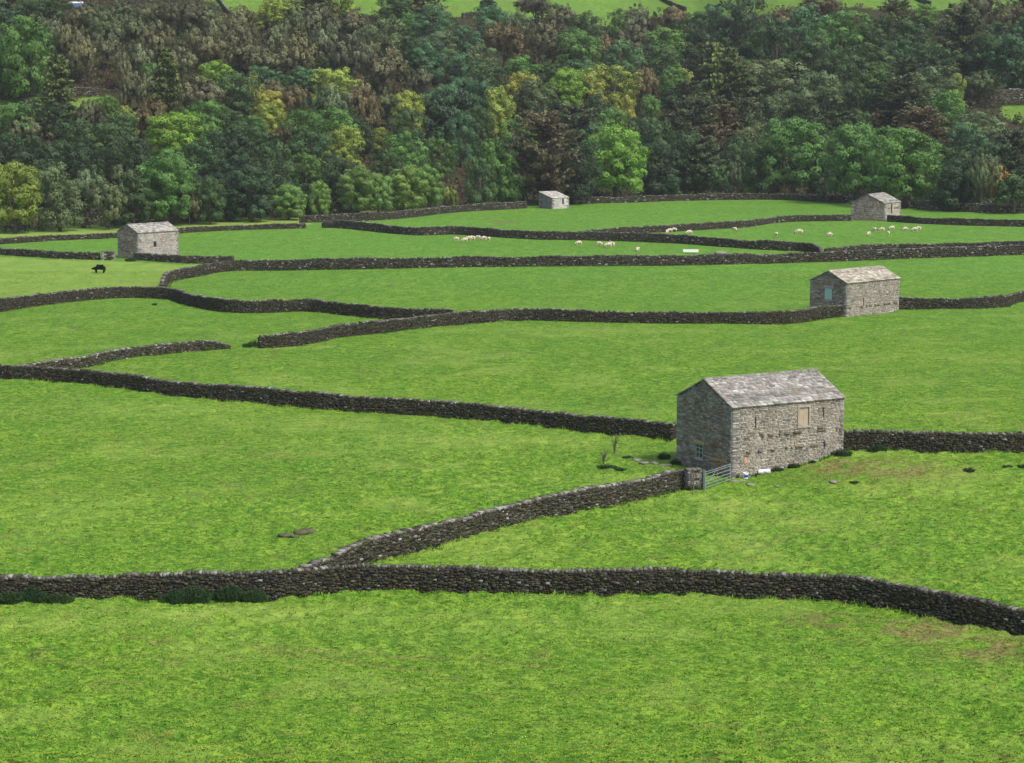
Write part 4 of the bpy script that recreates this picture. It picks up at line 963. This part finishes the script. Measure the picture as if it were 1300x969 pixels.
TR = {'b': [broad(s) for s in (1, 2, 3, 4, 5, 7)]+[broad(6, nl=12, per=12000)], 'i': [birch(s) for s in (11, 12, 13, 14)],
      'c': [tiered(s) for s in (21, 22)], 't': [tiered(s, False, 7000, .016, 13) for s in (31, 32)], 's': [bush(s) for s in (41, 42)],
      'H': [broad(8, nl=15, per=24000, leaf=.0095, low=.08), broad(9, nl=15, per=24000, leaf=.0095, low=.10)]}
# kind: (shape, colour, words)
K = {'G': ('b', (.072, .152, .034), 'fresh green broadleaf tree'), 'H': ('H', (.115, .215, .030), 'bright green broadleaf tree'), 'F': ('H', (.120, .210, .052), 'round fresh green tree'), 'M': ('H', (.075, .155, .036), 'full mid green broadleaf tree'),
     'D': ('b', (.045, .084, .030), 'dark green broadleaf tree'), 'B': ('b', (.054, .118, .050), 'blue-green broadleaf tree'), 'g': ('b', (.090, .128, .054), 'grey-green broadleaf tree'),
     'Y': ('b', (.175, .230, .045), 'yellow-green broadleaf tree'), 'U': ('H', (.115, .165, .032), 'yellowish green broadleaf tree'), 'y': ('b', (.25, .26, .055), 'yellow autumn tree'), 'O': ('i', (.126, .138, .068), 'olive brown birch'),
     'o': ('i', (.096, .132, .058), 'olive green birch'), 'R': ('i', (.122, .108, .052), 'reddish brown birch'), 'W': ('i', (.102, .110, .060), 'dull brown thin-leaved tree'),
     'C': ('c', (.105, .135, .042), 'olive tiered larch'), 'T': ('t', (.104, .090, .046), 'layered copper brown tree'), 'L': ('t', (.066, .086, .038), 'dark layered tree'),
     'S': ('s', (.045, .095, .030), 'green rounded bush'), 's': ('s', (.030, .055, .030), 'dark rounded bush'), 'A': ('i', (.26, .20, .06), 'orange-leaved young tree'), 'P': ('i', (.17, .21, .05), 'pale yellow-green sapling'),
     'N': ('b', (.031, .058, .025), 'very dark green broadleaf tree')}
SPEC = """
D 20 -12 56 44|D 62 -2 50 36|N 4 14 44 40|M 32 32 68 92|o 45 18 38 36|O 70 22 36 36|O 92 36 44 54|O 107 52 38 50|o 130 12 50 52|O 105 8 38 30|O 150 22 44 42|o 174 27 42 38|O 135 38 36 44
O 157 62 26 48|O 178 60 38 50|O 200 30 44 50|o 120 6 40 30|o 152 5 40 30|O 186 8 40 30|W 216 6 44 34|W 244 4 44 34|o 262 10 40 30|C 73 78 50 84|C 210 72 48 90|G 15 135 56 50|y 1 138 18 30|o 45 128 34 34
W 115 133 42 46|G 137 124 28 28|Y 158 138 32 40|O 165 95 28 46|O 187 100 30 46|G 194 84 28 40|R 190 126 42 46|y 213 140 24 24|H 275 82 46 46|D 302 95 44 50|P 320 97 32 45|B 336 88 42 38|R 346 104 32 34
y 341 118 38 40|Y 345 135 36 40|R 377 114 36 42|W 255 102 56 52|B 381 88 42 40|Y 417 91 52 46|o 420 112 54 60|G 262 135 50 50|H 222 150 64 64|D 290 145 42 44|D 255 182 60 56|N 292 168 54 62|D 322 165 60 62|D 352 185 46 60
G 386 145 46 54|G 388 198 46 46|Y 416 195 32 40|R 361 158 26 26|D 402 74 38 28|O 230 62 42 44|O 352 58 50 40|O 320 54 50 40|O 272 50 52 40|W 445 48 54 60|W 486 54 62 62|Y 436 92 48 50|R 460 110 44 60|G 478 92 22 26
Y 520 120 40 52|o 492 116 38 46|O 532 92 34 34|B 542 58 52 44|B 586 72 38 36|B 560 112 52 64|B 586 103 38 42|B 611 108 38 60|Y 634 116 40 60|Y 436 165 48 52|Y 483 165 28 28|G 515 173 54 64|G 560 180 34 44|D 490 192 44 50
B 586 150 34 56|G 628 180 54 72|D 605 140 40 60|F 455 218 50 52|F 480 226 36 42|F 518 213 56 50|Y 517 229 38 36|F 543 212 38 50|P 570 240 28 26|F 406 232 28 40|F 366 240 48 38|G 665 75 46 38|D 696 82 42 38|B 741 80 52 34
y 664 98 38 50|g 680 106 48 52|H 718 93 50 50|Y 745 91 40 48|y 752 98 30 44|Y 781 88 56 52|R 815 90 40 52|D 832 62 62 52|G 852 90 42 42|y 795 125 26 40|G 826 124 26 38|G 776 142 42 44|L 730 140 62 76|T 690 152 82 98
H 781 171 80 80|D 842 160 54 66|B 849 214 30 34|C 905 64 50 92|C 926 70 44 86|C 948 90 46 70|g 986 80 82 60|G 960 76 40 40|g 1046 96 58 62|g 975 130 52 62|g 1002 120 46 50|T 916 138 44 54|L 880 130 62 66|y 868 90 22 22
M 1007 180 78 84|L 1062 145 62 50|G 1115 88 40 34|g 1181 88 72 52|L 1142 100 74 62|D 1090 110 44 52|Y 1214 100 22 46|o 1245 95 52 36|G 1200 118 48 52|T 1170 140 64 56|A 1160 160 24 20|g 1242 148 62 44|B 1228 165 62 62|L 1282 170 64 70
D 1205 190 56 60|G 1128 165 40 44|M 1088 172 86 84|M 1150 182 92 84|o 1246 205 42 62|A 1266 212 32 46|S 1288 226 44 42|S 1217 226 32 36|W 1204 222 26 40|y 1258 232 22 28|U 18 215 62 76|g 75 226 60 72|o 137 245 58 50|M 210 212 76 80
W 240 236 30 52|D 266 236 40 52|S 905 212 38 38|o 932 212 28 38|G 951 214 22 34|Y 345 0 46 36|T 396 -12 62 40|Y 432 -16 44 40|D 502 -8 44 44|T 531 -12 64 48|s 619 0 24 19|G 515 18 26 30|W 447 14 54 38|B 591 37 40 44
W 680 -2 52 32|O 712 10 44 34|D 747 20 44 48|G 783 14 20 32|R 640 32 62 52|g 556 44 52 44|W 702 26 62 62|W 812 10 52 40|R 852 12 44 40|G 838 40 62 52|D 881 21 48 52|N 935 -2 64 80|D 987 28 54 72|R 1002 8 44 34|R 1040 -6 54 28
G 1068 20 72 62|D 1130 24 62 54|D 1162 34 42 46|G 1171 8 40 26|L 1222 14 66 84|W 1241 -6 54 46|R 1282 8 54 52|B 1284 50 64 62|D 1040 50 60 60|D 1010 70 50 50|D 1100 60 60 56|D 1190 60 50 50|D 1250 50 50 60
s 570 120 60 60|D 130 165 60 70|N 165 175 60 70|N 100 185 60 70|N 45 180 60 70|N 10 175 50 60|N 200 205 50 60|N 320 215 60 60|N 300 200 60 60|N 345 205 60 60|N 430 200 50 60|N 655 175 50 70|N 730 190 60 66|N 830 190 60 60
N 870 180 66 70|T 905 165 50 60|L 890 180 60 66|D 935 175 46 60|g 960 165 50 60|D 970 190 50 56|N 1215 205 60 56|O 30 150 40 40|D 150 150 50 50|N 290 225 50 50|N 385 235 40 36|N 245 225 50 50|D 610 205 40 56|G 645 205 36 50
"""
trees = []
for ln in SPEC.strip().split('\n'):
    for it in ln.split('|'):
        k, cx, yt, ww_, hh_ = it.split(); trees.append((k, float(cx), float(yt), float(ww_), float(hh_), False))
# second growth between the ones picked out above, by the colouring of each zone of the wood
def zone(px, py):
    if py < 82 and px < 470: return 'OoOWOo' if px > 60 else 'DDo'
    if py < 110 and px < 700: return 'WBgRDB' if px > 430 else 'OWGoB'
    if py < 100 and px < 870: return 'RDGWB'
    if py < 120: return 'DBDgLW'
    if px < 200: return 'DDNo'
    if px < 450: return 'DDNDG'
    if px < 860: return 'DNDBG'
    return 'DLgND'
rng = np.random.default_rng(123); pts = [(t[1], t[2]+t[4]/2) for t in trees]
KEEP = [(-30, 108, 60, 150), (82, 92, 150, 150), (255, -20, 325, 24), (430, -30, 1000, 22), (1000, -30, 1200, 14), (1250, 100, 1330, 175), (570, 195, 602, 250), (995, 150, 1050, 182), (85, 0, 110, 12), (1220, 105, 1240, 125)]
tries = 0
while len(trees) < 296 and tries < 9000:
    tries += 1; px = rng.uniform(-25, 1325); low = np.interp(px, [0, 140, 430, 700, 860, 1000, 1300], [262, 262, 232, 232, 226, 226, 232]); py = rng.uniform(2, low)
    if min((px-a)**2+((py-b)*1.15)**2 for a, b in pts) < (27 if py > 60 else 24)**2*(.55 if tries > 5000 else 1): continue
    if any(a-8 < px < c+8 and b-12 < py < d+10 for a, b, c, d in KEEP): continue
    s = rng.uniform(36, 54); zc = zone(px, py); trees.append((zc[rng.integers(len(zc))], px, py-s/2, s, s*rng.uniform(.95, 1.2), True)); pts.append((px, py))
LEAFK = 1.24
def place_tree(k, px, ytop, wpx, hpx):
    cy = ytop+hpx/2
    # step outwards until the crown's middle projects to the wanted height
    dir_ = (px-650)/F; best = None
    y0 = 330.0; D = None
    y = np.arange(335, 1100, 1.5); X = dir_*y*1.0
    fr = foot(X); Z = terr(X, y)
    depthv = y*math.cos(PITCH)-(Z-CAMH)*math.sin(PITCH)
    Hc = hpx/F*depthv; Ht = Hc/.88
    zc = Z+Ht-Hc/2; dz = zc-CAMH; Dv = y*math.cos(PITCH)-dz*math.sin(PITCH); U = y*math.sin(PITCH)+dz*math.cos(PITCH); P = 484.5-F*U/Dv
    ok = (y > fr+1.0+.3*wpx/F*depthv) & (P <= cy)
    i = int(np.argmax(ok)) if ok.any() else len(y)-1
    Dd = Dv[i]; x = (px-650)/F*Dd; z = float(terr(x, y[i]))
    return np.array([x, y[i], z]), wpx/F*Dd, Ht[i]
BANDS = [(40, 'hilltop'), (85, 'upper slope'), (130, 'mid slope'), (175, 'lower wood'), (400, 'wood edge')]
HZ = [(90, 'at far left edge'), (190, 'above left barn'), (290, 'right of left barn'), (400, 'above pasture corner'), (520, 'above left flock'), (640, 'left of small shed'), (740, 'above small shed'),
      (850, 'around big bright tree'), (960, 'right of big bright tree'), (1060, 'left of far right barn'), (1170, 'above far right barn'), (1240, 'right of far right barn'), (2000, 'at far right edge')]
SPECIAL = {(781, 171): 'large bright green tree standing alone at the wood foot right of the small shed', (1150, 182): 'large round green tree directly behind the far right barn', (1088, 172): 'broad green tree left of the far right barn roof',
           (1007, 180): 'wide green tree at the wood foot well left of the far right barn', (690, 152): 'big copper brown tree right above the small shed', (73, 78): 'tall olive larch on the left beside the small hillside clearing',
           (210, 72): 'tall olive larch halfway up the wood left of the bright green tree', (32, 32): 'large green tree at the left edge above the hillside clearing', (619, 0): 'lone dark round bush in the bright hilltop field',
           (345, 0): 'yellow-green tree at the corner of the hilltop field', (18, 215): 'yellow-green tree at the left edge of the front row', (75, 226): 'grey-green tree second from the left in the front row',
           (137, 245): 'small olive tree with bare trunk just left of the left barn', (210, 212): 'rounded green tree right behind the left barn', (275, 82): 'brightest yellow-green tree in the upper left wood',
           (222, 150): 'large bright green tree low in the left wood under the two larches', (747, 20): 'round dark green tree near the top centre right', (935, -2): 'darkest broad tree at the top right of centre',
           (1266, 212): 'orange-leaved young tree at the wall near the right edge', (745, 91): 'pale yellow-green tree in the middle of the wood', (781, 88): 'yellow-green tree beside the pale ones in the middle of the wood',
           (718, 93): 'bright yellow-green tree in the middle of the wood', (366, 240): 'leftmost rounded green tree of the front row above the pasture corner', (406, 232): 'slim green tree second in the front row above the pasture corner',
           (455, 218): 'green tree third in the front row above the pasture corner', (518, 213): 'largest green tree of the cluster at the front left of the small shed', (570, 240): 'pale yellow sapling at the right end of the front cluster',
           (849, 214): 'small blue-green sapling right of the big bright tree', (951, 214): 'small fresh green sapling on the far wall', (905, 212): 'green bush on the far wall right of the big bright tree', (341, 118): 'yellow autumn tree with dark hollow below, left centre of the wood',
           (795, 125): 'yellow slender tree just above the big bright tree', (916, 138): 'copper brown layered tree under the central larches', (905, 64): 'leftmost tall larch of the central trio', (926, 70): 'middle tall larch of the central trio', (948, 90): 'right tall larch of the central trio'}
seen = {}
rt = random.Random(5)
for idx, (k, px, yt, ww_, hh_, auto) in enumerate(trees):
    p, W_, H_ = place_tree(k, px, yt, ww_, hh_)
    shp, c, words = K[k]; var = TR[shp]; crown, trunk = var[idx % len(var)]
    cy = yt+hh_/2
    lab = SPECIAL.get((int(px), int(yt)))
    base = lab
    if not base:
        base = words+', '+next(b for a, b in BANDS if cy < a)+' '+next(b for a, b in HZ if px < a)
    nm = {'i': 'birch_tree', 'c': 'larch_tree', 's': 'bush'}.get(shp, 'broadleaf_tree')
    root = empty(nm, p, rt.uniform(0, 6.28), cat='bush' if shp == 's' else 'tree', group='trees on the wooded hillside')
    root['_b'] = base; root['_px'] = px; root['_py'] = cy
    q1 = 1.12 if (auto or cy < 205) else 1.06
    if k == 'C': q1 = 1.15
    root.scale = (W_*q1, W_*q1*rt.uniform(.9, 1.1), H_*(1+.5*(q1-1)))
    o = link('crown', crown, root); v = rt.uniform(.85, 1.18); q = rt.uniform(-.07, .07); v *= 1.12*LEAFK; o.color = (c[0]*v*(1+q), c[1]*v, c[2]*v*(1-q), 1)
    link('trunk', trunk, root)
    seen.setdefault(base, []).append(root)
ORD = ['first', 'second', 'third', 'fourth', 'fifth', 'sixth', 'seventh', 'eighth', 'ninth']
for b, L in seen.items():
    L.sort(key=lambda r: r['_px'])
    if len(L) == 1: L[0]['label'] = b
    elif len(L) == 2: L[0]['label'] = b+', left of two'; L[1]['label'] = b+', right of two'
    else:
        for i, r in enumerate(L): r['label'] = b+', '+ORD[min(i, 8)]+' from left'
    for r in L:
        for q in ('_b', '_px', '_py'): del r[q]

# ------------------------------------------------------------------ scrub under the trees
def scrub():
    rng = np.random.default_rng(77); n = 15000
    y = rng.uniform(355, 960, n); x = rng.uniform(-.27, .27, n)*y; d = y-foot(x)
    k = (d > 9) & ~sum((poly_mask(x, y, P).astype(int) for P in HFW.values()), np.zeros(n, int)).astype(bool); x, y, d = x[k], y[k], d[k]
    # keep the pasture at the hilltop and the dark bank above the stream open
    dn = noise(x/14, y/14, 80)+.5*noise(x/5, y/5, 81); k = dn > -.42; x, y = x[k], y[k]; n = len(x)
    hh = rng.uniform(.8, 3.4, n); rr = rng.uniform(1.0, 2.6, n); z = terr(x, y); m = 26
    cols = np.array([(.035, .062, .026), (.058, .078, .034), (.080, .072, .044), (.088, .060, .036), (.050, .090, .038)])
    cz = np.clip(((noise(x/22, y/22, 82)+.5)*4+rng.uniform(0, 1.2, n)).astype(int), 0, 4); C = cols[cz]
    D = rng.normal(0, 1, (n, m, 3)); D[..., 2] = np.abs(D[..., 2]); D /= np.linalg.norm(D, axis=2)[..., None]
    P = np.stack([x, y, z], -1)[:, None]+D*np.stack([rr, rr, hh], -1)[:, None]*rng.uniform(.6, 1, (n, m, 1))
    V = leafcards(P.reshape(-1, 3), D.reshape(-1, 3), .22, rng); T = np.repeat(C, m, 0)*rng.uniform(.6, 1.4, (n*m, 1))
    LN.clear(); k = len(V); o = link('undergrowth', np_mesh('undergrowth', V.reshape(-1, 3), np.arange(k*4).reshape(-1, 4), M_LEAF, np.repeat(T, 4, 0)), label='low brown and green scrub covering the hillside under the trees', cat='undergrowth', kind='stuff')
    o.color = (1, 1, 1, 1)
scrub()

# ------------------------------------------------------------------ hillside details
def trailer(px):
    p = g(*px); root = empty('farm_trailer', p, R(3), label='small blue trailer with a pale roof glimpsed at the top left of the wood', cat='trailer')
    s = MB(); s.box((-1.7, -1, .5), (1.7, 1, 1.6)); s.build('body', plain('blue_paint', (.08, .2, .45), .5), root)
    s = MB(); s.add([(-1.85, -1.1, 1.6), (1.85, -1.1, 1.6), (1.85, 1.1, 1.6), (-1.85, 1.1, 1.6), (-1.8, 0, 1.95), (1.8, 0, 1.95)], [(0, 1, 5, 4), (2, 3, 4, 5), (0, 4, 3), (1, 2, 5), (0, 3, 2, 1)]); s.build('roof', M_WHITE, root)
    for x in (-.8, .8):
        for y in (-1.0, 1.0):
            s = MB(); s.tube([(x, y-.1, .35), (x, y+.1, .35)], .35, 14); s.build('wheel', M_DARK, root)
trailer((97, 12))
def car(px):
    p = g(*px); root = empty('parked_car', p, R(8), label='silver car half hidden by leaves on the lane at the right', cat='car')
    s = MB(); prof = [(-2, .3), (2, .3), (2.05, .75), (1.2, .9), (.6, 1.4), (-1.1, 1.42), (-1.9, .95), (-2.05, .8)]; n = len(prof)
    s.add([(x, -.8, z) for x, z in prof]+[(x, .8, z) for x, z in prof], [tuple(range(n)), tuple(range(n, 2*n))[::-1]]+[((k+1) % n, k, k+n, (k+1) % n+n) for k in range(n)]); s.build('body', plain('silver_paint', (.55, .58, .6), .3, .3), root)
    s = MB()
    for y in (-.81, .80): s = MB(); s.add([(-1.5, y, .98), (.9, y, .95), (.5, y, 1.33), (-1.05, y, 1.35)], [(0, 1, 2, 3)]); s.build('side_window', M_GLASS, root)
    for x in (-1.25, 1.25):
        for y in (-.82, .62): s = MB(); s.tube([(x, y, .33), (x, y+.2, .33)], .33, 16); s.build('wheel', M_DARK, root)
car((1230, 118))
p = g(911, 110); s = MB(); s.tube([(0, 0, 0), (.1, 0, 6), (.05, .1, 11.5)], [.16, .12, .05], 6); o = s.build('dead_tree', plain('bleached_wood', (.5, .48, .45), .8), None, label='thin bleached dead trunk standing between the central larches', cat='trunk'); o.location = p
